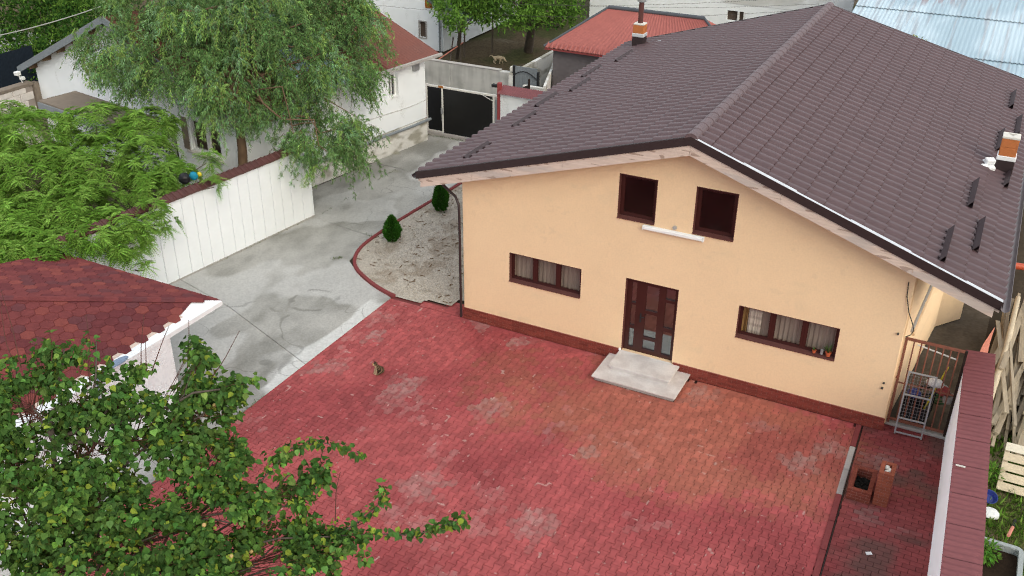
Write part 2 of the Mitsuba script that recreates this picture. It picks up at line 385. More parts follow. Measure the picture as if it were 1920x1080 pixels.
mat('lace_curtain', lambda p, n, uv: mix((0.50, 0.45, 0.39), (0.26, 0.22, 0.19), smoothstep(0.055, 0.02, dr.abs(p.z - dr.floor(p.z / 0.2 + 0.5) * 0.2)) * 0.5), 0.9, 0.1)
mat('fur', VCOL, 0.95, 0.1)
scene['window_glass'] = {'type': 'thindielectric', 'int_ior': 1.32}
scene['coated_glass'] = {'type': 'blendbsdf', 'weight': 0.33, 'a': {'type': 'thindielectric', 'int_ior': 1.5},
                         'b': {'type': 'twosided', 'bsdf': {'type': 'conductor', 'material': 'none', 'specular_reflectance': rgb((0.62, 0.74, 0.78))}}}
def leafmat(name, rough=0.55, trans=0.55):
    scene[name] = {'type': 'principledthin', 'base_color': VCOL, 'roughness': rough, 'diff_trans': trans, 'eta': 1.4}
leafmat('leaf_soft', 0.6, 0.5)
leafmat('leaf_gloss', 0.42, 0.5)
BLOBS += [(0.38, -3.6, 0.50), (2.78, -6.56, 0.54), (2.67, -3.57, 0.45), (-1.69, -3.7, 0.30), (5.4, -6.69, 0.48), (-1.99, -3.97, 0.36), (0.49, 0.0, 0.40), (-1.71, -1.98, 0.30), (9.77, -2.07, 0.42), (10.3, -1.2, 0.36), (6.93, -0.6, 0.42), (11.4, -1.15, 0.36), (11.53, -3.2, 0.30), (5.4, -3.93, 0.26), (1.91, -0.4, 0.33)]

# ------------------------------------------------------------------ ground
put('ground', sheet(sbox(-400, -200, 400, 700), -0.12), 'yard_dirt', kind='structure', label='bare brown earth under and around the whole neighbourhood')
put('street', sheet(sbox(-60, 12.75, 2, 16.4), -0.02), 'old_concrete', kind='structure')
tag('driveway', 'weathered grey concrete driveway between the white fence and the house', kind='structure')
put('driveway', sheet(sbox(-14, -20, 0.0, 12.7), -0.035), 'dark_soil')
def slab(poly, dz=0.0):
    p = Polygon(poly).buffer(-0.012)
    m = prism(p, 0.03); m.apply_translation((0, 0, -0.03 + dz))
    put('slab', m, 'old_concrete', 'driveway', label=None)
slab([(-9.9, -2.0), (-8.6, -2.0), (-7.92, 3.5), (-7.80, 3.5), (-7.80, 8.7), (-9.0, 8.7), (-9.9, 3.4)], -0.012)
slab([(-9.3, 8.7), (-7.80, 8.7), (-7.1, 8.5), (0.0, 9.4), (0.0, 12.6), (-9.3, 12.6)])
slab([(-7.80, 3.45), (-6.8, 3.36), (-5.15, 3.15), (-5.1, 8.5), (-7.1, 8.5), (-7.80, 8.7)], 0.004)
slab([(-8.6, -2.0), (-7.92, 3.5), (-6.8, 3.36), (-5.15, 3.15), (-4.9, 1.4), (-4.27, 0.9), (-3.6, 0.5), (-2.43, 0.0), (-2.43, -4.0), (-6.2, -2.6)])
slab([(-8.6, -2.0), (-6.2, -2.6), (-2.43, -4.0), (-2.43, -20), (-9.9, -20), (-9.9, -5)], 0.003)
slab([(-5.1, 8.5), (-7.1, 8.5), (0.0, 9.4), (-0.1, 8.7)], 0.002)

# paved yard: I-shaped concrete pavers on sand, the worn red dye is on them
YX0, YX1, YY0, YY1 = -2.40, 10.62, -15.0, -0.02
tag('paved_yard', 'red interlocking paved yard in front of the cream house', kind='structure')
put('paved_yard', sheet(sbox(YX0 - 0.03, YY0, YX1 + 0.05, 0.36), -0.022), 'joint_sand')
mat('red_pavers', paver_color, 0.8, 0.25, bump=paver_bump, bscale=0.002)
mat('red_brick_pavers', brick_paver_color, 0.8, 0.25, bump=paver_bump, bscale=0.002)
def paver_mesh():
    hy, a, b, g = PY / 2, PX / 2 + 0.018, PX / 2 - 0.018, 0.0048
    out = [(-a, -hy), (a, -hy), (a, -hy * 0.60), (b, -hy * 0.40), (b, hy * 0.40), (a, hy * 0.60), (a, hy), (-a, hy), (-a, hy * 0.60), (-b, hy * 0.40), (-b, -hy * 0.40), (-a, -hy * 0.60)]
    p1 = Polygon(out).buffer(-g, join_style=2)
    p2 = Polygon(out).buffer(-g - 0.008, join_style=2)
    c1, c2 = np.array(p1.exterior.coords)[:-1], np.array(p2.exterior.coords)[:-1]
    if not p1.exterior.is_ccw: c1 = c1[::-1]
    if not p2.exterior.is_ccw: c2 = c2[::-1]
    k = np.argmin(np.linalg.norm(c2 - c1[0], axis=1)); c2 = np.roll(c2, -k, axis=0)
    n = len(c1)
    v = np.vstack([np.column_stack([c1, np.full(n, -0.024)]), np.column_stack([c1, np.full(n, -0.006)]), np.column_stack([c2, np.zeros(n)])])
    f = []
    for r in (0, n):
        for i in range(n):
            j = (i + 1) % n
            f += [[r + i, r + j, r + n + j], [r + i, r + n + j, r + n + i]]
    tv, tf = trimesh.creation.triangulate_polygon(Polygon(c2), engine='earcut')
    d = [int(np.argmin(np.linalg.norm(c2 - q, axis=1))) + 2 * n for q in tv[:, :2]]
    tf = np.array([[d[i] for i in t] for t in tf])
    nz = np.cross(v[tf[:, 1]] - v[tf[:, 0]], v[tf[:, 2]] - v[tf[:, 0]])[:, 2]
    tf[nz < 0] = tf[nz < 0][:, ::-1]
    return trimesh.Trimesh(v, np.vstack([np.array(f), tf]), process=False)
PAVER = paver_mesh()
def view_depth(p):
    return float(np.dot(np.asarray(p) - CAM, FWD))
def kerb_x(y):
    return 10.63 - 0.0231 * y
yard_area = Polygon([(YX0 + 0.085, YY0), (kerb_x(YY0), YY0), (kerb_x(0), -0.165), (YX0 + 0.085, -0.165)]).difference(sbox(4.40, -1.19, 6.51, 0.2))
def paver_outline():
    hy, a, b = PY / 2, PX / 2 + 0.018, PX / 2 - 0.018
    return np.array([(-a, -hy), (a, -hy), (a, -hy * 0.60), (b, -hy * 0.40), (b, hy * 0.40), (a, hy * 0.60), (a, hy), (-a, hy), (-a, hy * 0.60), (-b, hy * 0.40), (-b, -hy * 0.40), (-a, -hy * 0.60)])
OUTL = paver_outline()
spots, cut = [], MB()
for col in range(int(math.floor(YX0 / PX)), int(YX1 / PX) + 4):
    for row in range(int(YY0 / PY) - 1, 3):
        x, y = (col + 0.5) * PX, (row + 0.5 - 0.5 * (col % 2)) * PY
        if yard_area.contains(sbox(x - 0.11, y - 0.14, x + 0.11, y + 0.14)):
            spots.append((x, y)); continue
        q = Polygon(OUTL + (x, y)).buffer(-0.003).intersection(yard_area.buffer(-0.002))
        for q in getattr(q, 'geoms', [q]):
            if q.area > 0.001 and q.geom_type == 'Polygon':
                cut.add(prism(q, 0.023).apply_translation((0, 0, -0.0235)))
spots = np.array(spots)
seen = [i for i, (x, y) in enumerate(spots) if y > -9.3]
seen.sort(key=lambda i: view_depth((spots[i][0], spots[i][1], 0)) + (100 if spots[i][0] < 4.2 and spots[i][1] < -6.2 else 0))
near = set(seen[:300])
pv_shape = mikit.ply(PAVER, 'red_pavers')
prng = np.random.default_rng(3)
rest = MB()
for i, (x, y) in enumerate(spots):
    m = mv(x, y, prng.uniform(-0.003, 0.001)) @ rot([1, 0, 0], prng.normal(0, 0.35)) @ rot([0, 1, 0], prng.normal(0, 0.35)) @ rot([0, 0, 1], prng.normal(0, 0.4))
    if i in near:
        copy_piece('paver', pv_shape, m, 'paved_yard')
    else:
        rest.add(PAVER, m)
put('farther_pavers', rest, 'red_pavers', 'paved_yard', kind='stuff')
put('cut_pavers', cut, 'red_pavers', 'paved_yard', kind='stuff')
# brick-shaped border course along the plinth and along the left edge
ebs = mikit.ply(cbox(0.122, 0.25, 0.05, 0.006), 'red_pavers')
for k in range(58):
    copy_piece('edge_brick', ebs, mv(YX0 + 0.02, -0.30 - k * 0.256, -0.022), 'paved_yard')
ebs = mikit.ply(cbox(0.25, 0.122, 0.05, 0.006), 'red_pavers')
for k in range(51):
    x = YX0 + 0.10 + k * 0.255
    if not (4.2 < x < 6.68):
        copy_piece('edge_brick', ebs, mv(x, -0.100, -0.022), 'paved_yard')
for x in (4.28, 6.62):
    copy_piece('edge_brick', ebs, mv(x, -0.100, -0.022) @ np.diag([0.55, 1, 1, 1]), 'paved_yard')
# paving that runs round the left corner of the house
for i in range(6):
    for j in range(5 if i > 2 else 2):
        copy_piece('corner_brick', mikit.ply(cbox(0.25, 0.125, 0.05, 0.006), 'red_pavers'), mv(-1.35 + i * 0.256 - (0.128 if j % 2 else 0), 0.06 + j * 0.131, -0.024), 'paved_yard')

# side paving by the boundary wall
tag('side_paving', 'narrow strip of dark red brick pavers beside the boundary wall', kind='structure')
put('side_paving', sheet(sbox(10.78, -15, 12.9, 0.5), -0.022), 'joint_dark')
bp = cbox(0.243, 0.123, 0.05, 0.006)
bsh = mikit.ply(bp, 'red_brick_pavers')
brest = MB(); nb = 0
strip = Polygon([(10.785, 0.29), (12.52 + 0.036, 0.29), (12.53 + 0.036 * 8.0, -7.0), (10.785 + 0.165, -7.0)])
for row in range(-54, 4):
    for col in range(42, 54):
        x, y = (col + 0.5 - 0.5 * (row % 2)) * 0.25, (row + 0.5) * 0.13
        if strip.contains(sbox(x - 0.122, y - 0.06, x + 0.122, y + 0.06)):
            m = mv(x, y, -0.025 + prng.uniform(-0.003, 0.002)) @ rot([0, 0, 1], prng.normal(0, 0.5))
            if nb < 300 and y > -5.6:
                copy_piece('paver', bsh, m, 'side_paving'); nb += 1
            else:
                brest.add(bp, m)
        else:
            q = sbox(x - 0.121, y - 0.061, x + 0.121, y + 0.061).intersection(strip)
            if q.area > 0.001 and q.geom_type == 'Polygon':
                brest.add(prism(q, 0.04).apply_translation((0, 0, -0.042)))
put('farther_pavers', brest, 'red_brick_pavers', 'side_paving', kind='stuff')
tag('kerb', 'low kerb of grey and red painted lengths between the yard and the side paving', kind='structure')
for k in range(16):
    y1 = -0.04 - k * 0.93
    x = 10.70 + 0.0215 * k
    put('kerb_stone', MB().box(-0.062, 0.062, -0.455, 0.455, -0.06, 0.045 if k >= 3 else 0.02, 0.012, M=mv(x, y1 - 0.46, 0) @ rot([0, 0, 1], 1.3)), 'kerb_grey' if k in (1, 2) else 'kerb_red', 'kerb')
put('drain_groove', MB().box(-0.008, 0.008, -15, -0.05, -0.02, -0.004, M=mv(10.772, 0, 0) @ rot([0, 0, 1], 1.32)), 'dark_metal', 'kerb')
# gravel bed with its curved red kerb
CURB = np.array([(-2.37, 0.07), (-3.0, 0.25), (-3.61, 0.53), (-4.27, 0.93), (-4.72, 1.42), (-5.02, 2.10), (-5.14, 3.13), (-5.11, 4.94), (-5.02, 6.53), (-4.92, 8.43)])
from scipy.interpolate import make_interp_spline
tt = np.linspace(0, 1, len(CURB)); CURV = make_interp_spline(tt, CURB, k=3)(np.linspace(0, 1, 45))
bed = Polygon(np.vstack([CURV, [(-0.02, 8.6), (-0.02, 0.75), (-0.62, 0.75), (-0.62, 0.32), (-1.42, 0.32), (-1.5, 0.1)]]))
bx, by = np.meshgrid(np.arange(-5.3, 0.05, 0.085), np.arange(0.0, 8.7, 0.085))
bz = 0.015 + 0.035 * (meshkit.fbm(np.column_stack([bx.ravel() * 2.2, by.ravel() * 2.2, 0 * bx.ravel()])) if hasattr(meshkit, 'fbm') else 0)
from shapely import contains_xy
idx = np.arange(bx.size).reshape(bx.shape)
q = np.stack([idx[:-1, :-1], idx[:-1, 1:], idx[1:, 1:], idx[1:, :-1]], -1).reshape(-1, 4)
ctr = np.column_stack([bx.ravel(), by.ravel()])[q].mean(1)
q = q[contains_xy(bed, ctr[:, 0], ctr[:, 1])]
put('planting_bed', MB().raw(np.column_stack([bx.ravel(), by.ravel(), bz]), q), 'bed_gravel', smooth=True, kind='structure', label='dry gravelly planting bed beside the house wall')
tag('bed_kerb', 'curved red kerb round the gravel bed', kind='structure')
for a in range(0, 44, 2):
    seg = CURV[a:a + 3]
    d = np.gradient(seg, axis=0); nrm = np.column_stack([-d[:, 1], d[:, 0]]); nrm /= np.linalg.norm(nrm, axis=1, keepdims=True)
    put('kerb_stone', prism(np.vstack([seg + nrm * 0.05, (seg - nrm * 0.05)[::-1]]), 0.13).apply_translation((0, 0, -0.05)), 'kerb_red', 'bed_kerb')
# stones and litter in the bed
peb = MB(); prs = trimesh.creation.icosphere(0)
for _ in range(4200):
    x, y = rng.uniform(-5.1, -0.05), rng.uniform(0.1, 8.3)
    if contains_xy(bed.buffer(-0.08), x, y):
        s = rng.uniform(0.010, 0.027)
        peb.add(prs, mv(x, y, 0.045) @ rot(unit(rng.normal(size=3)), rng.uniform(0, 180)) @ np.diag([s, s * rng.uniform(.6, 1), s * .6, 1]))
put('gravel', peb, 'bed_gravel', smooth=True, kind='stuff', label='loose stones scattered over the planting bed')
lit = MB()
for _ in range(190):
    x, y = rng.uniform(-5.1, -0.05), rng.uniform(0.15, 8.3)
    if contains_xy(bed.buffer(-0.1), x, y):
        a = rng.uniform(-0.4, 2.0); l = rng.uniform(0.05, 0.20)
        lit.box(-l / 2, l / 2, -0.012, 0.012, 0, 0.012, M=mv(x, y, 0.05) @ rot([0, 0, 1], math.degrees(a)) @ rot([0, 1, 0], rng.normal(0, 10)))
put('litter', lit, 'bark_brown', kind='stuff', label='dark bark scraps lying in the planting bed')

# ------------------------------------------------------------------ the cream house
H = thing('main_house', 'cream rendered house with brown tiled gable roof and three-pane windows', 'house')
WIN = {'ul': (4.315, 5.271, 4.0, 5.128), 'ur': (6.206, 7.189, 3.994, 5.159), 'll': (1.393, 3.449, 1.528, 2.355), 'lr': (7.525, 9.866, 1.534, 2.379)}
DOOR = (4.658, 6.026, 0.308, 2.41)
RX, RZ, LX, LZ, QX, QZ = 6.10, 6.43, -1.07, 4.27, 12.90, 4.06
SL, SR = (RZ - LZ) / (RX - LX), (RZ - QZ) / (QX - RX)
def roof_z(x):
    return RZ - (RX - x) * SL if x < RX else RZ - (x - RX) * SR
front = Polygon([(0, 0), (11.19, 0), (11.19, roof_z(11.19) - 0.26), (RX - 0.05, RZ - 0.26), (0, roof_z(0) - 0.26)])
for x0, x1, z0, z1 in list(WIN.values()) + [DOOR]:
    front = front.difference(sbox(x0, z0, x1, z1))
put('wall', facade(front, 0, 0.30), 'cream_stucco', H)
put('side_wall', MB().box(0, 0.3, 0.3, 14.2, 0, roof_z(0) - 0.2), 'cream_stucco', H)
put('back_wall', facade(Polygon([(0, 0), (11.19, 0), (11.19, 4.4), (RX, 6.15), (0, 4.4)]), 14.2, 14.45), 'cream_stucco', H)
sw = Polygon([(11.19, 0.0), (11.74, 5.65), (12.32, 6.45), (12.32, 14.2), (12.0, 14.2), (12.0, 6.6), (11.44, 5.85), (10.9, 0.3), (10.9, 0.301)])
sw = Polygon([(11.19, 0.301), (11.22, 0.302), (11.74, 5.65), (12.32, 6.45), (12.32, 14.2), (12.0, 14.2), (12.0, 6.6), (11.44, 5.85), (10.9, 0.301)])
put('side_wall', prism(sw, 3.97), 'cream_stucco', H)
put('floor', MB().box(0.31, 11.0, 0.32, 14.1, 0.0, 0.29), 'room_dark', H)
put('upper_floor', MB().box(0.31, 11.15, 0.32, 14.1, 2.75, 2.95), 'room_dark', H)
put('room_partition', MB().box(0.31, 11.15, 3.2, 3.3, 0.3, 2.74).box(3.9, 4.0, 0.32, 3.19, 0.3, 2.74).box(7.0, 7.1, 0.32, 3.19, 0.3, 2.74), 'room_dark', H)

# brick plinth
PL = H + '__plinth'
put('plinth', MB().box(-0.018, 4.62, -0.016, -0.002, 0, 0.345).box(6.06, 11.205, -0.016, -0.002, 0, 0.345).box(-0.018, -0.002, -0.002, 0.9, 0, 0.345), 'mortar_red', H)
for row in range(5):
    x = -0.03 - (0.125 if row % 2 else 0)
    while x < 11.20:
        a, b = max(x + 0.006, -0.034), min(x + 0.244, 11.215)
        for lo, hi in ((-0.034, 4.62), (6.06, 11.215)):
            c, e = max(a, lo), min(b, hi)
            if e - c > 0.03:
                put('brick', MB().box(c, e, -0.034, -0.017, 0.006 + row * 0.069, 0.066 + row * 0.069, 0.004), 'plinth_brick', PL)
        x += 0.25
put('plinth_end_cap', MB().box(4.60, 4.655, -0.05, -0.0, 0.30, 0.36, 0.008), 'foam_white', H)

# doorstep of two stone slabs
ST = H + '__doorstep'
put('doorstep', MB().box(4.42, 6.49, -1.18, -0.036, 0.0, 0.105), 'kerb_grey', H)
put('lower_slab', MB().box(4.36, 6.55, -1.25, -0.036, 0.105, 0.15, 0.008), 'step_stone', ST)
put('riser_block', MB().box(4.68, 6.19, -0.76, -0.036, 0.15, 0.255), 'step_stone', ST)
put('upper_slab', MB().box(4.62, 6.25, -0.82, -0.036, 0.255, 0.30, 0.008), 'step_stone', ST)
put('threshold', MB().box(4.66, 6.024, -0.034, 0.11, 0.262, 0.304, 0.004), 'step_stone', ST)

def opening_liner(key, x0, x1, z0, z1, sill=True, depth=0.13):
    t = 0.012
    put('reveal', MB().box(x0, x0 + t, -0.004, depth, z0, z1), 'sill_brown', key)
    put('reveal', MB().box(x1 - t, x1, -0.004, depth, z0, z1), 'sill_brown', key)
    put('reveal', MB().box(x0 + t, x1 - t, -0.004, depth, z1 - t, z1), 'sill_brown', key)
    if sill:
        s = prism([(-0.035, z0 + 0.004), (0.13, z0 + 0.03), (0.13, z0 + 0.006), (0.0, z0 + 0.001), (-0.022, z0 - 0.02), (-0.035, z0 - 0.02)], x1 - x0 - 0.004)
        M = np.array([[0, 0, 1, x0 + 0.002], [1, 0, 0, 0], [0, 1, 0, 0], [0, 0, 0, 1.0]])
        s.apply_transform(M)
        put('sill', s, 'sill_brown', key)

def casement(key, x0, x1, z0, z1, y, fw=0.055):
    """One sash: frame of four mitred bars with a bead, and its pane."""
    o, i = sbox(x0, z0, x1, z1), sbox(x0 + fw, z0 + fw, x1 - fw, z1 - fw)
    put('frame', facade(o.difference(i), y, y + 0.06), 'frame_brown', key)
    put('bead', facade(sbox(x0 + fw - 0.001, z0 + fw - 0.001, x1 - fw + 0.001, z1 - fw + 0.001).difference(sbox(x0 + fw + 0.012, z0 + fw + 0.012, x1 - fw - 0.012, z1 - fw - 0.012)), y + 0.018, y + 0.05), 'frame_brown', key)
    put('pane', facade_sheet(x0 + fw, x1 - fw, z0 + fw, z1 - fw, y + 0.034), 'window_glass', key)
def facade_sheet(x0, x1, z0, z1, y):
    return trimesh.Trimesh([(x0, y, z0), (x1, y, z0), (x1, y, z1), (x0, y, z1)], [[0, 1, 2], [0, 2, 3]], process=False)
def curtain(x0, x1, z0, z1, y, amp, waves, seed):
    r = np.random.default_rng(seed)
    n = 160
    x = np.linspace(x0, x1, n); t = np.linspace(0, 1, n)
    w = amp * np.sin(2 * math.pi * waves * t + 1.5 * np.sin(7 * t + seed)) + 0.4 * amp * np.sin(2 * math.pi * waves * 2.3 * t + seed)
    z = np.linspace(z0, z1, 5)
    X, Zg = np.meshgrid(x, z)
    Y = y + w[None, :] * (0.7 + 0.3 * np.linspace(1, 0, 5)[:, None])
    idx = np.arange(X.size).reshape(X.shape)
    q = np.stack([idx[:-1, :-1], idx[:-1, 1:], idx[1:, 1:], idx[1:, :-1]], -1).reshape(-1, 4)
    return MB().raw(np.column_stack([X.ravel(), Y.ravel(), Zg.ravel()]), q)
for nm in ('ul', 'ur', 'll', 'lr'):
    x0, x1, z0, z1 = WIN[nm]
    key = tag(numbered(H + '__window'), {'ul': 'square dark attic window above the left end of the strip lamp', 'ur': 'square dark attic window above the right end of the strip lamp', 'll': 'wide three-pane window left of the door', 'lr': 'wide three-pane window right of the door with flowerpots'}[nm])
    opening_liner(key, x0, x1, z0, z1)
    a, b, c, d = x0 + 0.012, x1 - 0.012, z0 + 0.02, z1 - 0.012
    if nm[0] == 'u':
        casement(key, a, b, c, d, 0.11, 0.085)
    else:
        o = sbox(a, c, b, d); w = (b - a) / 3
        e1, e2 = a + w * 1.02, a + w * 2.0
        for s, e in ((a, e1), (e1 + 0.002, e2 - 0.002), (e2, b)):
            casement(key, s, e, c, d, 0.11, 0.06)
        put('curtain', curtain(a + (0.35 if nm == 'lr' else 0), b, c, d, 0.30, 0.016, 16, 3), 'sheer_curtain', key, smooth=True)
        if nm == 'lr':
            put('curtain', curtain(a, a + 0.17, c, d, 0.28, 0.03, 2, 5), 'ochre_curtain', key, smooth=True)
            put('curtain', curtain(a + 0.18, a + 0.5, c, d, 0.27, 0.014, 4, 8), 'lace_curtain', key, smooth=True)
# front door
D = tag(numbered(H + '__door'), 'brown glazed front door with side panels')
x0, x1, z0, z1 = DOOR
opening_liner(D, x0, x1, z0, z1, sill=False, depth=0.10)
cols = [(x0 + 0.012, x0 + 0.335), (x0 + 0.337, x0 + 0.925), (x0 + 0.927, x1 - 0.012)]
rows = [[(0.05, 0.335), (0.36, 0.65), (0.69, 0.955)], [(0.06, 0.40), (0.44, 0.775), (0.805, 0.945)], [(0.045, 0.19), (0.225, 0.575), (0.625, 0.955)]]
ins = [(0.125, 0.065), (0.185, 0.075), (0.10, 0.085)]
hh = z1 - 0.012 - (z0 + 0.004)
for (a, b), rr, (li, ri) in zip(cols, rows, ins):
    p = sbox(a, z0 + 0.004, b, z1 - 0.012); hol = []
    for t0, t1 in rr:
        q0, q1 = z1 - 0.012 - t1 * hh, z1 - 0.012 - t0 * hh
        hol.append((a + li, b - ri, q0, q1)); p = p.difference(sbox(a + li, q0, b - ri, q1))
    put('leaf_frame', facade(p, 0.095, 0.155), 'frame_brown', D)
    for xa, xb, q0, q1 in hol:
        put('pane', facade_sheet(xa, xb, q0, q1, 0.13), 'coated_glass', D)
        put('glazing_ledge', MB().box(xa, xb, 0.085, 0.127, q0 - 0.004, q0 + 0.014, 0.003), 'frame_brown', D)
put('lock_plate', MB().box(x0 + 0.40, x0 + 0.445, 0.083, 0.094, 1.20, 1.46, 0.004), 'black_iron', D)
put('handle', MB().tube([(x0 + 0.42, 0.09, 1.38), (x0 + 0.42, 0.045, 1.38), (x0 + 0.45, 0.04, 1.38), (x0 + 0.54, 0.04, 1.375)], 0.011), 'black_iron', D, smooth=True)

# ---- roof
R = tag(H + '__roof', 'brown pressed metal tile roof with a rounded ridge'); _used[R] = 1
yf = -0.50
def back_y(x):
    return 14.55 + max(0.0, x - 6.1) * 0.345
def deck(xa, xb, dz0, dz1, y0=yf, mat_='dark_metal', name='roof_deck', yb=None):
    za, zb = roof_z(xa), roof_z(xb)
    v = []
    for x, z in ((xa, za), (xb, zb)):
        for y in (y0, back_y(x) if yb is None else yb):
            v += [(x, y, z + dz0), (x, y, z + dz1)]
    return trimesh.convex.convex_hull(np.array(v))
put('roof_deck', deck(LX + 0.02, RX - 0.001, -0.23, -0.035, y0=yf + 0.04), 'raw_board', H)
put('roof_deck', deck(RX + 0.001, QX - 0.02, -0.23, -0.035, y0=yf + 0.04), 'raw_board', H)
def tile_mesh(w, L):
    nu, nv = 12, 3
    u = np.linspace(0, 1, nu + 1)
    prof = 0.072 * (1 - np.abs(np.cos(math.pi * u)) ** 4.0)
    low = L - 0.030 * (np.abs(np.cos(math.pi * u)) ** 2)
    v, f = [], []
    for j in range(nv + 1):
        s = j / nv
        for i in range(nu + 1):
            v.append((s * low[i], (u[i] - 0.5) * w, prof[i] + 0.004 + 0.034 * s))
    for i in range(nu + 1):
        v.append((low[i] + 0.004, (u[i] - 0.5) * w, prof[i] - 0.012))
    m = nu + 1
    for j in range(nv + 1):
        for i in range(nu):
            a = j * m + i
            f.append((a, a + m, a + m + 1, a + 1))
    return MB().raw(v, f).mesh()
TW = 0.3555
def tiles(side):
    xe, ze = (LX, LZ) if side < 0 else (QX, QZ)
    run = abs(xe - RX); n = 16; hx = run / n
    sl = SL if side < 0 else SR
    L = hx * math.sqrt(1 + sl * sl)
    ex = unit((side, 0, -sl)); ey = np.array([0, 1.0, 0]); ez = np.cross(ex, ey)
    if ez[2] < 0:
        ez = -ez; 
    out = []
    for k in range(n):
        xs = RX + side * hx * k
        zs = RZ - sl * hx * k
        y = yf + 0.03; yb = back_y(RX + side * hx * (k + 0.5)) - 0.06 if side > 0 else 14.5
        while y < yb - 0.05:
            w = min(TW, yb - y)
            M = frame((xs, y + w / 2, zs), ex, ey, ez) @ np.diag([1, w / TW, 1, 1])
            out.append(((xs + side * hx / 2, y + w / 2, zs), M)); y += TW
    return tile_mesh(TW + 0.001, L + 0.012), out
for side, quota in ((1, 225), (-1, 75)):
    tm, lst = tiles(side)
    if side < 0:
        pass
    shp = mikit.ply(tm, 'tile_metal', smooth=40)
    order = sorted(range(len(lst)), key=lambda i: view_depth(lst[i][0]) + (30 if lst[i][0][0] > 12.4 and lst[i][0][1] > 7 else 0))
    first = set(order[:quota])
    far = MB()
    for i, (c, M) in enumerate(lst):
        M = M @ mv(0, 0, prng.uniform(-0.002, 0.002)) @ rot([0, 1, 0], prng.normal(0, 0.12))
        if i in first:
            copy_piece('tile', shp, M, R)
        else:
            far.add(tm, M)
    put('farther_tiles', far, 'tile_metal', R, smooth=40, kind='stuff')
# ridge caps
def half_pipe(r0, r1, L, n=10, lip=0.05):
    v = []
    for y, r in ((0, r0), (L, r1)):
        for i in range(n + 1):
            a = math.pi * i / n
            v.append((r * 1.15 * math.cos(a), y, r * math.sin(a)))
    f = [(i, i + 1, i + n + 2, i + n + 1) for i in range(n)]
    v0 = len(v); v.append((0, 0, 0)); f3 = []
    m = MB().raw(v[:v0], f)
    m.raw([(0, 0, 0)] + v[:n + 1], [[0, i + 2, i + 1] for i in range(n)])
    return m.mesh()
rc = half_pipe(0.132, 0.124, 0.43); rcs = mikit.ply(rc, 'tile_metal_ridge', smooth=50)
for k in range(36):
    copy_piece('ridge_cap', rcs, mv(RX, yf - 0.02 + k * 0.42, RZ + 0.005), R)
# verge trims: brown barge flashing over a raw board, the flashing strip on the right verge
def barge(xa, xb, y0, y1, d0, d1):
    return facade(Polygon([(xa, roof_z(xa) - d0), (xb, roof_z(xb) - d0), (xb, roof_z(xb) - d1), (xa, roof_z(xa) - d1)]), y0, y1)
put('verge_trim', barge(LX - 0.02, RX, yf - 0.03, yf - 0.005, -0.058, 0.135), 'dark_metal', R)
put('verge_trim', barge(RX, QX + 0.02, yf - 0.03, yf - 0.005, -0.058, 0.140), 'dark_metal', R)
put('verge_flange', barge(LX - 0.02, RX - 0.1, yf - 0.005, yf + 0.05, -0.065, -0.057), 'dark_metal', R)
for k, (a, b) in enumerate(((RX + 0.10, 7.35), (7.3, 8.5), (8.45, 9.75), (9.7, 11.0), (10.95, 12.2), (12.15, QX))):
    put('verge_flashing', barge(a, b, yf - 0.028, yf + 0.05 + 0.035 * (k % 2), -0.067 - 0.003 * (k % 2), -0.060), 'bright_flashing', R)
for xa, xb in ((LX + 0.1, 0.55), (0.555, 3.05), (3.055, RX - 0.003), (RX + 0.003, 8.2), (8.205, 11.1), (11.105, QX - 0.12)):
    put('barge_board', barge(xa, xb, yf + 0.0, yf + 0.04, 0.11, 0.385), 'raw_board', R)
put('rear_trim', facade(Polygon([(LX, LZ + .09), (RX, RZ + .09), (RX, RZ - .2), (LX, LZ - .2)]), 14.5, 14.56), 'dark_metal', R)
tr = [np.array((x, back_y(x) + 0.0, roof_z(x))) for x in (RX, QX)]
put('rear_trim', trimesh.convex.convex_hull(np.array([p + np.array((0, dy, dz)) for p in tr for dy in (-0.05, 0.02) for dz in (-0.2, 0.075)])), 'dark_metal', R)
# gutters
def gutter(x, z, ya, yb, r=0.075):
    n = 8; v = []
    for y in (ya, yb):
        for rr in (r, r - 0.008):
            for i in range(n + 1):
                a = math.pi + math.pi * i / n
                v.append((x + rr * math.cos(a), y, z + rr * math.sin(a)))
    m = n + 1; f = []
    for i in range(n):
        f += [(i, i + 1, 2 * m + i + 1, 2 * m + i), (m + i, 3 * m + i, 3 * m + i + 1, m + i + 1), (i, m + i, m + i + 1, i + 1), (2 * m + i, 2 * m + i + 1, 3 * m + i + 1, 3 * m + i)]
    f += [(0, 2 * m, 3 * m, m), (n, m + n, 3 * m + n, 2 * m + n)]
    return MB().raw(v, f)
put('gutter', gutter(LX - 0.06, LZ - 0.04, yf - 0.03, 14.5), 'dark_metal', H, smooth=40)
put('gutter', gutter(QX + 0.07, QZ - 0.03, yf - 0.12, 16.8, 0.085), 'gutter_metal', H, smooth=40)
put('eave_flashing', trimesh.convex.convex_hull(np.array([(x, y, z) for y in (yf - 0.02, 16.7) for x, z in ((QX - 0.13, QZ + 0.045), (QX + 0.02, QZ + 0.0), (QX - 0.13, QZ + 0.03), (QX + 0.02, QZ - 0.015))])), 'gutter_metal', H)
put('downpipe', MB().tube([(LX - 0.02, 0.2, LZ - 0.10), (LX + 0.10, 0.12, LZ - 0.24), (-0.20, -0.02, 3.62), (-0.09, -0.05, 3.42), (-0.075, -0.06, 3.2), (-0.075, -0.06, 0.05)], 0.036), 'dark_metal', H, smooth=40)
for z in (2.6, 0.9):
    put('pipe_clip', MB().tube([(-0.075, -0.06, z), (-0.075, -0.06, z + 0.04)], 0.042), 'dark_metal', H)
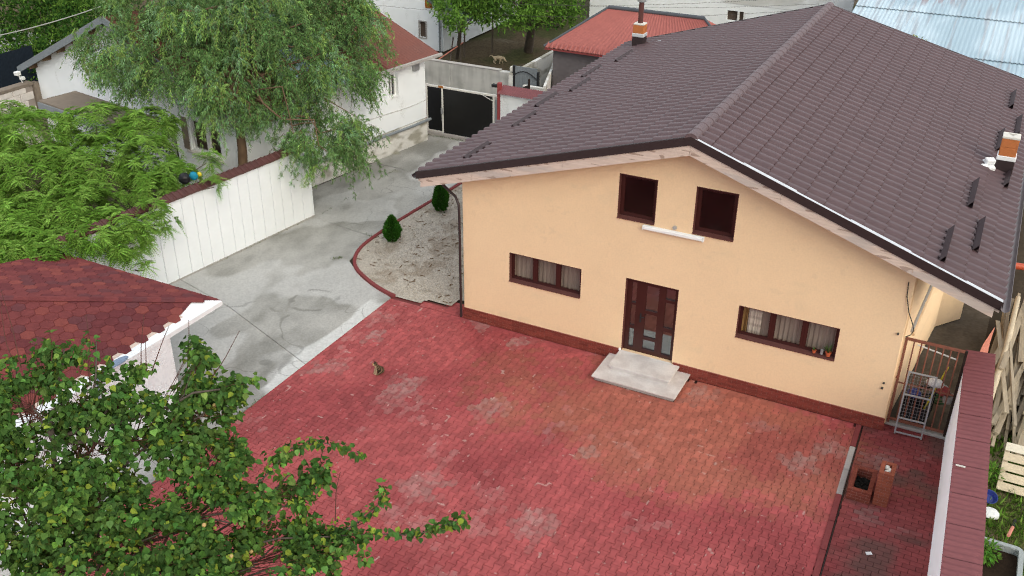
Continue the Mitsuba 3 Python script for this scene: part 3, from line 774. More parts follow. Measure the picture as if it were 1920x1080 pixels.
# snow guards: perforated angle strips standing on the slopes
def guard(x, y0, L, side):
    sl = SL if side < 0 else SR
    ex = unit((side, 0, -sl)); ez = np.array([-ex[2] * side, 0, ex[0] * side]); ez = unit(ez)
    M = frame((x, y0, roof_z(x) + 0.07), ex, (0, 1, 0), ez)
    g = MB()
    g.add(prism([(-0.075, 0.0), (0.0, 0.20 if side > 0 else 0.085), (0.075, 0.0), (0.067, 0.0), (0.0, 0.185 if side > 0 else 0.070), (-0.067, 0.0)], L), M @ np.array([[1, 0, 0, 0], [0, 0, -1, L], [0, 1, 0, 0], [0, 0, 0, 1.0]]))
    k = 0.18
    while k < L:
        g.box(-0.10, -0.05, k, k + 0.05, -0.01, 0.03, M=M); k += 0.36
    put('snow_guard', g, 'guard_metal', H)
for x, y, L in ((11.60, -0.25, 1.75), (12.18, 1.1, 1.75), (11.86, 3.35, 1.75), (12.55, 5.75, 1.8), (12.2, 8.15, 1.75), (12.6, 10.2, 1.8), (12.3, 12.6, 1.75)):
    guard(x, y, L, 1)
for x, y, L in ((0.02, 0.1, 1.3), (-0.02, 2.9, 1.5), (-0.42, 5.2, 1.5), (0.05, 6.7, 1.5), (-0.42, 8.7, 1.55), (0.0, 10.6, 1.55)):
    guard(x, y, L, -1)
# chimneys
C1 = tag(numbered(H + '__chimney'), 'square orange block chimney with a white band and mortar cap')
M = mv(12.43, 6.98, 0)
put('sheath', MB().box(-0.22, 0.22, -0.22, 0.22, 4.05, 4.62, 0.01, M), 'dark_metal', C1)
put('band', MB().box(-0.23, 0.23, -0.23, 0.23, 4.62, 4.74, 0.015, M), 'foam_white', C1)
put('block', MB().box(-0.205, 0.205, -0.205, 0.205, 4.74, 4.97, 0.01, M), 'orange_brick', C1)
put('block', MB().box(-0.205, 0.205, -0.205, 0.205, 4.972, 5.20, 0.01, M), 'orange_brick', C1)
cap = trimesh.boolean.difference([cbox(0.42, 0.42, 0.06, 0.012), prism([(-0.1, 0.12), (0.13, 0.1), (0.02, -0.04)], 0.2).apply_translation((0, 0, -0.1))], engine='manifold')
put('cap', cap.apply_translation((12.43, 6.98, 5.23)), 'mortar_white', C1)
put('flue_hole', MB().box(-0.16, 0.16, -0.16, 0.16, 5.198, 5.204, M=M), 'ember_soot', C1)
C2 = tag(numbered(H + '__chimney'), 'small orange block chimney carrying a tall brown steel flue')
M = mv(-0.22, 13.42, 0)
put('sheath', MB().box(-0.21, 0.21, -0.2, 0.2, 4.2, 4.90, 0.01, M), 'dark_metal', C2)
put('apron', trimesh.convex.convex_hull(np.array([(x, y, roof_z(x) + dz) for x in (-0.6, 0.35) for y in (13.02, 13.8) for dz in (0.03, 0.055)])), 'dark_metal', C2)
put('band', MB().box(-0.22, 0.22, -0.21, 0.21, 4.90, 5.03, 0.015, M), 'bright_flashing', C2)
put('block', MB().box(-0.2, 0.2, -0.19, 0.19, 5.03, 5.32, 0.01, M), 'orange_brick', C2)
put('cap', MB().box(-0.2, 0.2, -0.19, 0.19, 5.32, 5.38, 0.02, M), 'mortar_white', C2)
put('flue', MB().tube([(-0.22, 13.42, 5.3), (-0.22, 13.42, 6.12)], 0.092, 14), 'sill_brown', C2, smooth=40)
put('flue_cap', MB().tube([(-0.22, 13.42, 6.12), (-0.22, 13.42, 6.14), (-0.22, 13.42, 6.24), (-0.22, 13.42, 6.26)], [0.10, 0.16, 0.16, 0.1], 14), 'galvanised', C2, smooth=40)
put('foil_patch', MB().box(-0.3, 0.3, -0.1, 0.1, 0, 0.035, 0.01, mv(0.42, 13.35, roof_z(0.42) + 0.03) @ rot([0, 1, 0], -16) @ rot([0, 0, 1], 20)), 'bright_flashing', C2)
fo = MB()
for dx, dy, dz, s in ((-0.42, -0.12, 0.10, 0.11), (-0.36, -0.26, 0.22, 0.12), (-0.30, -0.34, 0.08, 0.10), (-0.46, -0.42, 0.07, 0.09)):
    fo.box(-s, s, -s * 0.75, s * 0.75, -s * 0.6, s * 0.6, 0.02, M=mv(12.43 + dx, 6.98 + dy, roof_z(12.43 + dx) + dz) @ rot([0, 0, 1], 30) @ rot([1, 0, 0], 15))
tag(put('foam_lump', fo, 'foam_white', H), 'white foam lumps beside the chimney')
# right-hand corner details
put('slanted_tube', MB().tube([(11.30, 1.0, 2.2), (11.62, 4.4, 3.2), (11.7, 5.2, 3.7)], 0.05), 'kerb_grey', H, smooth=40)  # slanted tubes drawn for the diagonal stripes on the splayed side wall
put('slanted_tube', MB().tube([(11.34, 1.4, 1.9), (11.66, 4.8, 3.1), (11.75, 5.4, 3.75)], 0.05), 'cream_stucco', H, smooth=40)
put('hanging_cable', MB().tube([(11.06, -0.03, 3.9), (11.09, -0.03, 3.55), (11.2, -0.06, 3.2), (11.32, -0.05, 2.95), (11.38, 0.1, 2.7), (11.33, 0.15, 2.55), (11.24, 0.1, 2.5)], 0.011, 6), 'cable_dark', H, smooth=True)
put('hook', MB().box(11.0, 11.04, -0.05, -0.002, 1.26, 1.29).box(10.98, 11.03, -0.05, -0.002, 1.12, 1.15).box(11.06, 11.1, -0.05, -0.002, 2.58, 2.62), 'cable_dark', H)
# ------------------------------------------------------------------ left boundary fence
FA, FB = np.array([-8.59, -2.03, 0]), np.array([-7.90, 3.60, 0])
fd = unit(FB - FA); fn_ = np.array([fd[1], -fd[0], 0])
FM = frame(FB, -fd, -fn_ * -1, (0, 0, 1)) if False else frame(FB, -fd, np.cross((0, 0, 1), -fd), (0, 0, 1))   # x runs from the far end towards the viewer, y away from the yard's side
s_y = 1.0 if np.dot(FM[:3, 1], fn_) > 0 else -1.0
F = thing('panel_fence', 'white fence of smooth upright panels with a brown tile coping beside the driveway', 'fence')
def fbox(mb, x0, x1, d0, d1, z0, z1, c=0.0):
    """d: depth behind the driveway face."""
    a, b = sorted((-d0 * s_y, -d1 * s_y))
    return mb.box(x0, x1, a, b, z0, z1, c, FM)
put('core', fbox(MB(), 0.03, 8.98, 0.03, 0.20, 0, 2.48), 'fence_core', F)
put('end_face', fbox(MB(), -0.004, 0.028, 0.0, 0.215, 0, 2.5, 0.004), 'fence_white', F)
x = 0.03
k = 0
while x < 8.8:
    w = 0.43 + 0.05 * math.sin(k * 1.7)
    put('panel', fbox(MB(), x + 0.007, x + w - 0.007, 0.0, 0.028, 0.0, 2.49, 0.006), 'fence_white', F)
    x += w; k += 1
put('base_strip', fbox(MB(), -0.01, 8.98, -0.012, -0.001, 0.0, 0.05, 0.003), 'kerb_grey', F)
ct = trimesh.convex.convex_hull(np.array([(x, y, z) for x in (0, 0.205) for y, z in ((-0.20, 0), (0.20, 0), (-0.21, 0.03), (0.21, 0.03), (0, 0.16))]))
roll = MB().add(ct)
roll.tube([(0.1, -0.21, 0.03), (0.1, 0.0, 0.165), (0.1, 0.21, 0.03)], 0.045, 8)
cts = mikit.ply(roll.mesh(), 'coping_brown', smooth=35)
for k in range(43):
    copy_piece('coping_tile', cts, FM @ mv(-0.06 + k * 0.212, -0.105 * s_y, 2.5 + 0.004 * math.sin(k * 2.3)) @ rot([0, 1, 0], prng.normal(0, 0.6)), F)

# ------------------------------------------------------------------ white house on the left
WA = np.array([-9.57, 5.65, 0]); WB = np.array([-8.52, 11.88, 0]); wd = unit(WB - WA)
wn = np.array([wd[1], -wd[0], 0])                       # out of the long wall, towards the driveway
WO = WA - wd * 3.0                                      # near corner
WM = frame(WO, wd, -wn, (0, 0, 1))                      # x along the long wall, y into the house
W = thing('white_house', 'white rendered house behind the fence with a rusty red sheet roof', 'house')
LW, WW = 9.35, 12.0
def whz(y):                                             # roof top over the house's width
    return 3.62 + (y + 0.0) * 0.37 if y < 6.0 else 3.62 + 6 * 0.37 - (y - 6.0) * 0.44
def wbox(x0, x1, y0, y1, z0, z1, c=0.0, mb=None):
    return (mb or MB()).box(x0, x1, y0, y1, z0, z1, c, WM)
lw = Polygon([(0, 0.95), (LW, 0.95), (LW, 3.5), (0, 3.5)]).difference(sbox(7.28, 2.22, 7.78, 3.12))
WF = WM @ FRONT                                        # drawn in x and z, extruded out of the wall
put('wall', prism(lw, 0.25, WF @ mv(0, 0, -0.25)), 'white_paint', W)
put('lower_wall', wbox(0, LW, -0.03, 0.25, 0, 0.90, 0.0), 'stained_white', W)
put('ledge_pipe', MB().tube([(WM @ np.array([x, -0.09, 0.86 + 0.012 * math.sin(x * 2.1), 1]))[:3] for x in np.linspace(0, LW + 0.15, 18)], 0.055), 'grey_metal', W, smooth=40)
put('wall_cable', MB().tube([(WM @ np.array([x, -0.012, 1.52 + 0.05 * math.sin(x * 1.3) + 0.02 * x, 1]))[:3] for x in np.linspace(0.5, LW, 18)], 0.012, 6), 'cable_pale', W)
wk = W + '__window'; _used[wk] = 1
tag(wk, 'small white framed window in the long wall')
put('frame', prism(sbox(7.28, 2.22, 7.78, 3.12).difference(unary_union([sbox(7.34, 2.28, 7.52, 3.06), sbox(7.56, 2.28, 7.72, 3.06)])), 0.06, WF @ mv(0, 0, -0.2)), 'white_plastic', wk)
put('pane', prism(sbox(7.33, 2.27, 7.73, 3.07), 0.01, WF @ mv(0, 0, -0.18)), 'window_glass', wk)
put('sill', wbox(7.26, 7.8, -0.03, 0.12, 2.19, 2.225), 'white_plastic', wk)
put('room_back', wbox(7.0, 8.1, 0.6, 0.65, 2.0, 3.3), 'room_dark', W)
# gable end that faces the viewer, with its doorway and window
GM = WM @ frame((0, 0, 0), (0, 1, 0), (1, 0, 0), (0, 0, 1))      # x across the gable, y into the house
g = Polygon([(0.26, 0), (WW, 0), (WW, whz(WW) - 0.1), (6.0, whz(6.0) - 0.1), (0.26, whz(0.26) - 0.1)]).difference(sbox(0.95, 1.7, 2.62, 2.86)).difference(sbox(3.4, 0.2, 3.9, 2.0))
def gface(poly, d0, d1):
    """drawn across the gable and in z; d: depth behind the gable's face"""
    m = prism(poly, d1 - d0); P = np.array([[1, 0, 0, 0], [0, 0, 1, d0], [0, 1, 0, 0], [0, 0, 0, 1.0]])
    m.apply_transform(GM @ P); m.fix_normals(); return m
put('gable_wall', gface(g, 0, 0.28), 'white_paint', W)
gw = W + '__window_001'; _used[W + '__window'] = 2; tag(gw, 'wide two-light window in the gable end')
put('frame', gface(sbox(0.95, 1.7, 2.62, 2.86).difference(unary_union([sbox(1.03, 1.78, 1.62, 2.78), sbox(1.80, 1.78, 2.55, 2.78)])), 0.1, 0.18), 'white_plastic', gw)
put('pane', gface(sbox(1.0, 1.75, 2.57, 2.8), 0.13, 0.14), 'window_glass', gw)
put('sill', gface(sbox(0.85, 1.64, 2.72, 1.70), -0.12, 0.1), 'mortar_white', gw)
put('shutter', gface(sbox(2.64, 1.7, 2.95, 2.86), -0.03, -0.004), 'brown_concrete', gw)
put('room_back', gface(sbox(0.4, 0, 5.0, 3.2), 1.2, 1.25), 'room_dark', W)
put('canopy_slab', gface(sbox(4.3, 2.22, 9.4, 2.52), -1.5, -0.004), 'brown_concrete', W)
put('canopy_edge', gface(sbox(4.3, 2.20, 9.4, 2.46), -1.56, -1.505), 'grey_metal', W)
WR = tag(W + '__roof', 'sheet metal roof, rusty red with a blue-grey patch'); _used[WR] = 1
def corr(mesh_pts, n_wave, amp):
    """a corrugated sheet over four corners: a, b along the eave, c, d along the top"""
    a, b, c, d_ = [np.asarray(q, float) for q in mesh_pts]
    nu = n_wave * 4; nrm = unit(np.cross(b - a, d_ - a)); 
    if nrm[2] < 0: nrm = -nrm
    v = []
    for j in range(5):
        t = j / 4
        for i in range(nu + 1):
            s = i / nu
            v.append((a + (b - a) * s) * (1 - t) + (d_ + (c - d_) * s) * t + nrm * amp * math.sin(2 * math.pi * i / 4))
    idx = np.arange(len(v)).reshape(5, nu + 1)
    q = np.stack([idx[:-1, :-1], idx[:-1, 1:], idx[1:, 1:], idx[1:, :-1]], -1).reshape(-1, 4)
    return MB().raw(v, q)
def wp(x, y, z): return (WM @ np.array([x, y, z, 1.0]))[:3]
E0 = -0.38
for k in range(7):
    xa, xb = -0.35 + k * 1.46, -0.35 + (k + 1) * 1.46 + 0.02
    xb = min(xb, LW + 0.55)
    blue = k in (2, 3)
    dz = 0.012 * (k % 2)
    put('roof_sheet', corr([wp(xa, E0, whz(E0) + dz), wp(xb, E0, whz(E0) + dz), wp(xb, 6.0, whz(6) + dz), wp(xa, 6.0, whz(6) + dz)], 9, 0.012), 'blue_metal' if blue else 'roof_rust', WR, smooth=True)
    put('roof_sheet', corr([wp(xb, WW + 0.6, whz(WW + 0.6) + dz), wp(xa, WW + 0.6, whz(WW + 0.6) + dz), wp(xa, 6.0, whz(6) + dz), wp(xb, 6.0, whz(6) + dz)], 9, 0.012), 'slate_sheet', WR, smooth=True)
def wpoly(pts, x0, x1):
    """polygon in (y, z) extruded along the long wall from x0 to x1"""
    m = prism(pts, x1 - x0); m.apply_transform(WM @ np.array([[0, 0, 1, x0], [1, 0, 0, 0], [0, 1, 0, 0], [0, 0, 0, 1.0]])); return m
put('roof_boards', wpoly([(E0 + 0.05, whz(E0 + .05) - 0.03), (6, whz(6) - 0.03), (6, whz(6) - 0.12), (E0 + 0.05, whz(E0 + .05) - 0.12)], -0.3, LW + 0.5), 'red_post', W)
put('roof_boards', wpoly([(6, whz(6) - 0.03), (WW + 0.5, whz(WW + 0.5) - 0.03), (WW + 0.5, whz(WW + 0.5) - 0.12), (6, whz(6) - 0.12)], -0.3, LW + 0.5), 'brown_concrete', W)
put('verge_board', wpoly([(6, whz(6) + 0.05), (WW + 0.62, whz(WW + 0.62) + 0.05), (WW + 0.62, whz(WW + 0.62) - 0.2), (6, whz(6) - 0.2)], -0.42, -0.36), 'grey_metal', W)
put('verge_board', wpoly([(E0, whz(E0) + 0.05), (5.99, whz(5.99) + 0.05), (5.99, whz(5.99) - 0.2), (E0, whz(E0) - 0.2)], -0.42, -0.36), 'grey_metal', W)
put('eave_edge', wpoly([(E0 - 0.06, whz(E0) - 0.07), (E0 - 0.06, whz(E0) + 0.03), (E0 + 0.015, whz(E0) + 0.05), (E0 + 0.015, whz(E0) - 0.07)], -0.35, LW + 0.58), 'kerb_grey', W)
for k in range(5):
    yy = 7.2 + k * 1.15
    put('rafter_end', wpoly([(yy, whz(yy) - 0.13), (yy + 0.12, whz(yy + .12) - 0.13), (yy + 0.12, whz(yy) - 0.32), (yy, whz(yy) - 0.28)], -0.3, 0.0), 'bark_brown', W)
put('far_wall', wbox(LW - 0.25, LW - 0.002, 0.252, WW, 0, 3.5), 'white_paint', W)
put('meter_box', wbox(LW - 0.75, LW - 0.45, -0.14, -0.002, 3.02, 3.28, 0.01), 'galvanised', W)

# ------------------------------------------------------------------ block wall and net beyond it
B = thing('block_wall', 'unfinished wall of large pale blocks with a brown concrete cap', 'wall')
put('core', MB().box(-22.3, -22.03, -3.0, 4.45, 0, 2.30), 'block_mortar', B)
bw = mikit.ply(cbox(0.06, 0.585, 0.285, 0.01), 'plaster_block'); 
for r_ in range(8):
    for k in range(13):
        y = 4.13 - k * 0.61 - (0.305 if r_ % 2 else 0)
        if y > -2.9:
            copy_piece('block', bw, mv(-22.02 + prng.uniform(-.004, .004), y, 0.15 + r_ * 0.30 - 0.02), B)
put('cap', MB().box(-22.36, -21.96, -3.0, 4.5, 2.30, 2.44, 0.02), 'brown_concrete', B)
put('pillar', MB().box(-22.25, -21.9, 4.47, 4.75, 0, 2.38, 0.02), 'brown_concrete', B)
N = thing('shade_net', 'dark blue shade net stretched behind the block wall', 'net')
put('net', corr([(-25.6, -3, 0.4), (-25.6, 7.5, 0.4), (-25.6, 7.5, 2.75), (-25.6, -3, 2.6)], 10, 0.03), 'navy_net', N, smooth=True)
for k in range(4):
    put('post', MB().tube([(-25.68, -2.5 + k * 3.2, 0), (-25.68, -2.5 + k * 3.2, 2.8)], 0.04), 'black_iron', N)
put('insulator', MB().box(-22.35, -22.15, 4.0, 4.2, 2.75, 2.9, 0.02).box(-22.3, -22.1, 4.15, 4.3, 2.55, 2.68, 0.02).tube([(-22.2, 4.2, 2.42), (-22.25, 4.1, 2.9)], 0.02), 'white_plastic', label='white insulators on a short bracket at the block wall end', cat='insulator')

# ------------------------------------------------------------------ gate to the street and the walls beside it
G = thing('driveway_gate', 'black sheet metal driveway gate in a white frame at the end of the drive', 'gate')
GY = 12.62
put('plinth', MB().box(-8.98, -5.72, GY - 0.12, GY + 0.12, -0.02, 0.14, 0.01), 'kerb_grey', G)
for xx, w in ((-8.90, 0.035), (-8.16, 0.04), (-5.80, 0.04)):
    put('post', MB().box(xx - w, xx + w, GY - 0.04, GY + 0.04, 0.14, 2.12, 0.006), 'gate_white', G)
put('top_rail', MB().box(-9.06, -5.5, GY - 0.045, GY + 0.035, 2.02, 2.10, 0.006), 'gate_white', G)
put('bottom_rail', MB().box(-8.86, -8.2, GY - 0.035, GY + 0.035, 0.145, 0.20, 0.006), 'gate_white', G)
put('door_leaf', MB().box(-8.864, -8.202, GY - 0.015, GY + 0.01, 0.201, 2.018), 'black_panel', G)
put('gate_leaf', MB().box(-8.118, -5.842, GY - 0.018, GY + 0.008, 0.15, 2.018), 'black_panel', G)
put('lock', MB().box(-8.22, -8.12, GY - 0.07, GY - 0.042, 0.95, 1.2, 0.005), 'galvanised', G)
put('hinge_stay', MB().tube([(-6.3, GY - 0.03, 2.02), (-5.84, GY - 0.05, 1.86)], 0.014), 'gate_white', G)
put('rust_patch', MB().box(-8.32, -8.10, GY - 0.052, GY - 0.046, 2.03, 2.12), 'orange_wood', G)
RP = thing('red_gate_post', 'red painted post at the white house end of the gate', 'post')
put('shaft', MB().box(-9.13, -8.96, GY - 0.06, GY + 0.06, 0.0, 2.03, 0.008), 'red_post', RP)
put('number_plate', MB().box(-9.08, -8.97, GY - 0.075, GY - 0.062, 0.75, 1.25), 'black_plastic', RP)
RP2 = thing('red_gate_post', 'tall red painted post with a small black lantern at the right of the gate', 'post')
put('shaft', MB().box(-5.62, -5.47, GY - 0.08, GY + 0.08, 0, 2.62, 0.008), 'red_post', RP2)
put('side_plate', MB().box(-5.74, -5.622, GY - 0.03, GY + 0.03, 0.14, 1.9, 0.004), 'grey_metal', RP2)
put('lantern', MB().box(-5.86, -5.63, GY - 0.10, GY + 0.06, 2.42, 2.54, 0.02), 'black_plastic', RP2)
SW = thing('street_wall', 'white wall with dark red corrugated coping right of the driveway gate', 'wall')
put('wall', MB().box(-5.46, 1.0, GY - 0.10, GY + 0.10, 0, 2.24), 'white_paint', SW)
for k in range(22):
    x0_ = -5.52 + k * 0.30
    put('coping_sheet', corr([(x0_, GY - 0.26, 2.25), (x0_ + 0.302, GY - 0.26, 2.25), (x0_ + 0.302, GY + 0.26, 2.47), (x0_, GY + 0.26, 2.47)], 3, 0.016), 'coping_red', SW, smooth=True)
# across the street
CW = thing('concrete_wall', 'bare grey concrete wall across the street behind the gate', 'wall')
for a, b in ((-12.3, -10.05), (-10.04, -7.55)):
    put('panel', MB().box(a, b, 16.45, 16.65, -0.02, 1.86, 0.01), 'grey_render', CW)
put('cap', MB().box(-12.3, -7.55, 16.42, 16.68, 1.862, 1.89, 0.006), 'kerb_grey', CW)
put('pillar', MB().box(-7.54, -7.12, 16.4, 16.7, -0.02, 1.84, 0.012), 'grey_render', CW)
put('pillar_face', MB().box(-7.10, -6.86, 16.38, 16.7, -0.02, 1.86, 0.012), 'stained_white', CW)
YW = thing('yard_side_wall', 'stained pale side wall running back from the street to the red-roofed house', 'wall')
put('wall', MB().box(-7.02, -6.84, 17.3, 21.2, 0, 1.86, 0.008), 'stained_white', YW)
put('end_wall', MB().box(-5.9, -4.95, 15.35, 15.5, 0, 1.75, 0.01), 'stained_white', YW)
put('return_wall', trimesh.convex.convex_hull(np.array([(x, y, z) for x, y in ((-6.83, 20.9), (-4.97, 15.4), (-6.75, 21.0), (-4.88, 15.45)) for z in (0, 1.83)])), 'stained_white', YW)
AG = thing('arched_gate', 'grey ribbed sheet metal gate with a black arched bar beside the concrete wall', 'gate')
for k in range(9):
    put('rib', MB().box(-6.80 + k * 0.118, -6.69 + k * 0.118, 16.43, 16.46 + 0.012 * (k % 2), 0.05, 2.18), 'grey_metal', AG)
put('arch', MB().tube([(-6.8 + 1.06 * t, 16.39, 1.72 + 0.28 * math.sin(math.pi * (0.12 + 0.88 * t))) for t in np.linspace(0, 1, 14)], 0.02), 'black_iron', AG)
put('post', MB().box(-6.90, -6.81, 16.38, 16.5, 0, 2.2, 0.006), 'black_iron', AG)
put('post', MB().box(-5.74, -5.66, 16.38, 16.5, 0, 2.05, 0.006), 'black_iron', AG)
put('cap', MB().box(-7.05, -6.82, 16.4, 16.62, 1.9, 2.12, 0.02), 'mortar_white', AG)
DG = thing('brown_gate', 'dark brown sheet gate leaf with a sloping top edge standing ajar', 'gate')
put('leaf', trimesh.convex.convex_hull(np.array([(-6.6, 15.9, 0.05), (-6.6, 15.9, 1.2), (-5.42, 14.9, 0.05), (-5.42, 14.9, 1.95), (-6.57, 15.93, 0.05), (-6.57, 15.93, 1.2), (-5.39, 14.93, 0.05), (-5.39, 14.93, 1.95)])), 'brown_panel', DG)
put('post', MB().box(-5.42, -5.35, 14.88, 14.95, 0, 2.2, 0.006), 'brown_panel', DG)
RH = thing('red_roof_house', 'low grey house with a bright red scalloped hip roof across the street', 'house')
put('wall', MB().box(-5.45, 3.8, 17.35, 17.6, 0, 2.95), 'dark_render', RH)
put('wall', MB().box(-5.45, -5.2, 17.61, 21.0, 0, 2.95), 'dark_render', RH)
put('porch_floor', MB().box(-5.2, -2.5, 15.5, 17.2, 0, 0.5, 0.02), 'red_post', RH)
RR = tag(RH + '__roof', 'red hip roof'); _used[RR] = 1
def hip(a, b, c, d_, name, nw):
    put(name, corr([a, b, c, d_], nw, 0.024), 'roof_red', RR, smooth=True)
e1, e2, e3, e4 = (-5.74, 17.02, 3.0), (2.95, 17.02, 3.0), (2.95, 20.75, 3.0), (-5.74, 20.75, 3.0)
r1, r2 = (-3.62, 18.88, 4.5), (0.55, 18.88, 4.5)
hip(e1, e2, r2, r1, 'front_slope', 42); hip(e4, e1, r1, r1, 'left_hip', 18); hip(e2, e3, r2, r2, 'right_hip', 18); hip(e3, e4, r1, r2, 'back_slope', 42)
put('eave_board', MB().box(-5.7, 2.9, 17.0, 17.06, 2.90, 2.96), 'red_post', RR)
for k in range(26):
    put('scallop', MB().tube([(-5.58 + k * 0.215, 16.96, 2.985), (-5.58 + k * 0.215, 17.2, 3.16)], 0.062, 8), 'roof_red', RR, smooth=40)
for a, b in ((r1, r2), (e1, r1), (e2, r2)):
    put('ridge_cap', MB().tube([np.array(a) + (0, 0, 0.03), np.array(b) + (0, 0, 0.03)], 0.085 if a is r1 else 0.05, 8), 'slate_sheet', RR, smooth=40)
# house and yard beyond the street
H3 = thing('far_white_house', 'plain white house with a brown shutter behind the rusty red roof', 'house')
put('wall', facade(sbox(-32, 0, -15.0, 6.0).difference(sbox(-16.35, 0.62, -15.95, 1.45)).difference(sbox(-15.95, 2.2, -15.52, 3.6)), 24.0, 24.3), 'white_paint', H3)
put('side_wall', MB().box(-15.3, -15.001, 24.301, 33, 0, 6), 'white_paint', H3)
put('roof', MB().box(-32.4, -14.7, 23.6, 33.3, 6.0, 6.3, 0.02), 'slate_sheet', H3)
put('shutter', MB().box(-15.94, -15.53, 23.95, 24.05, 2.2, 3.6, 0.01), 'orange_wood', H3)
put('window', MB().box(-16.35, -15.95, 24.1, 24.16, 0.62, 1.45), 'room_dark', H3)
put('window_trim', facade(sbox(-16.4, 0.56, -15.9, 1.5).difference(sbox(-16.34, 0.62, -15.96, 1.44)), 23.96, 24.0), 'kerb_grey', H3)
put('drainpipe', MB().tube([(-15.08, 23.93, 0), (-15.08, 23.93, 5.9)], 0.05), 'grey_metal', H3, smooth=40)
LT = thing('lean_to', 'slate grey sheet lean-to on poles at the corner of the far white house', 'shed')
put('roof', trimesh.convex.convex_hull(np.array([(-15.6, 23.6, 2.62), (-15.6, 23.6, 2.66), (-12.7, 22.6, 2.1), (-12.7, 22.6, 2.14), (-12.2, 25.4, 2.55), (-12.2, 25.4, 2.59), (-15.0, 26.2, 3.1), (-15.0, 26.2, 3.14)])), 'slate_sheet', LT)
for x_, y_, z_ in ((-13.15, 22.75, 2.15), (-13.4, 23.6, 2.3), (-12.5, 25.0, 2.4)):
    put('pole', MB().tube([(x_, y_, 0), (x_ + 0.04, y_, z_)], 0.045), 'bark_grey', LT)
put('back_panel', MB().box(-14.95, -14.9, 24.0, 26.7, 0, 1.5), 'wall_white_cool', LT)
put('leaning_pole', MB().tube([(-14.2, 21.6, 0.0), (-13.0, 22.8, 1.0)], 0.03), 'pink_pole', label='pale red pole leaning across the others by the lean-to', cat='pole')
put('leaning_pole', MB().tube([(-13.3, 21.9, 0.0), (-13.7, 23.0, 1.15)], 0.035), 'bark_grey', label='grey wooden prop leaning by the lean-to', cat='pole')
BW = thing('big_white_building', 'long white building filling the background behind the red roof', 'building')
put('wall', facade(sbox(-11.2, 0, 3.9, 7.0).difference(sbox(-2.8, 0.8, -1.75, 1.35)), 35.0, 35.4), 'wall_white_cool', BW)
put('side_wall', MB().box(-11.2, -10.8, 35.401, 46, 0, 7), 'wall_white_cool', BW)
put('roof', MB().box(-11.5, 4.2, 34.7, 46, 7.0, 7.3, 0.02), 'slate_sheet', BW)
put('render_patch', MB().box(-3.2, 3.9, 34.97, 34.999, 1.75, 6.5), 'stained_light', BW)
put('window', MB().box(-2.8, -1.75, 35.2, 35.25, 0.8, 1.35), 'room_dark', BW)
put('window_post', MB().box(-2.2, -2.1, 34.98, 35.15, 0.8, 1.35).box(-1.85, -1.76, 34.98, 35.15, 0.8, 1.35), 'white_plastic', BW)
BR = thing('blue_shed', 'large shed with a faded blue corrugated roof streaked with rust', 'shed')
y = 19.2
for r_ in range(5):
    y2 = y + 4.4
    za, zb = 2.35 + (y - 19.2) * 0.16, 2.35 + (y2 - 19.2) * 0.16
    for k in range(8):
        xa = 5.05 + k * 1.45
        put('roof_sheet', corr([(xa, y, za + 0.03 + 0.004 * (k % 2)), (xa + 1.47, y, za + 0.03 + 0.004 * (k % 2)), (xa + 1.47, y2 + 0.1, zb + 0.004 * (k % 2)), (xa, y2 + 0.1, zb + 0.004 * (k % 2))], 8, 0.018), 'blue_metal', BR, smooth=True)
    y = y2
put('wall', MB().box(5.2, 16.4, 19.4, 19.6, 0, 2.2), 'grey_render', BR)
put('side_wall', MB().box(5.2, 5.4, 19.61, 41, 0, 2.2), 'grey_render', BR)
put('pink_patch', trimesh.convex.convex_hull(np.array([(x_, y_, 2.35 + (y_ - 19.2) * 0.16 + 0.055 + dz) for x_ in (6.4, 9.0) for y_ in (32.4, 34.2) for dz in (0, 0.03)])), 'pink_pole', BR)

# ------------------------------------------------------------------ shingled outbuilding at the lower left
O = thing('shingled_outbuilding', 'low white outbuilding with dark red hexagon shingles at the driveway edge', 'outbuilding')
put('front_wall', MB().box(-3.82, -3.62, -14.0, -7.09, 0, 2.14), 'white_paint', O)
put('rear_wall', MB().box(-9.5, -3.821, -7.29, -7.09, 0, 2.14), 'white_paint', O)
HTX, HTY, HTZ, HS = -3.60, -5.37, 2.24, 0.25                       # corner of the eaves and slope of the hip roof
def oz(x, y): return HTZ + HS * min(HTX - x, HTY - y)
def hip_slab(dz):
    e = -9.15                                                       # the roof stops at the fence; the ridge end lies beyond the view
    k = HTY - (HTX - e)
    v = [(HTX, HTY, HTZ), (HTX, -15, HTZ), (e, k, oz(e, k)), (e, -15, oz(e, -15)), (e, HTY, oz(e, HTY))]
    v += [(x_, y_, z_ - dz) for x_, y_, z_ in v]
    f = [(0, 2, 3), (0, 3, 1), (0, 4, 2), (5, 8, 7), (5, 6, 8), (5, 7, 9), (0, 1, 6), (0, 6, 5), (0, 5, 9), (0, 9, 4), (1, 3, 8), (1, 8, 6), (4, 9, 7), (4, 7, 2), (2, 7, 8), (2, 8, 3)]
    return trimesh.Trimesh(v, f, process=False)
put('roof_slab', hip_slab(0.11), 'white_paint', O)
OR = tag(O + '__roof', 'hip roof of hexagonal shingles in mixed dark reds'); _used[OR] = 1
hexW = 0.333; hexH = hexW * 0.8660
sl_o = math.sqrt(1 + HS * HS)
hx_mats = ['shingle_dark', 'shingle_mid', 'shingle_mid', 'shingle_plum', 'shingle_light', 'shingle_dark', 'shingle_mid']
tp = np.array([(math.cos(a) * hexW / 2, math.sin(a) * hexW / 2) for a in np.arange(6) * math.pi / 3])   # local (along eave, down slope)
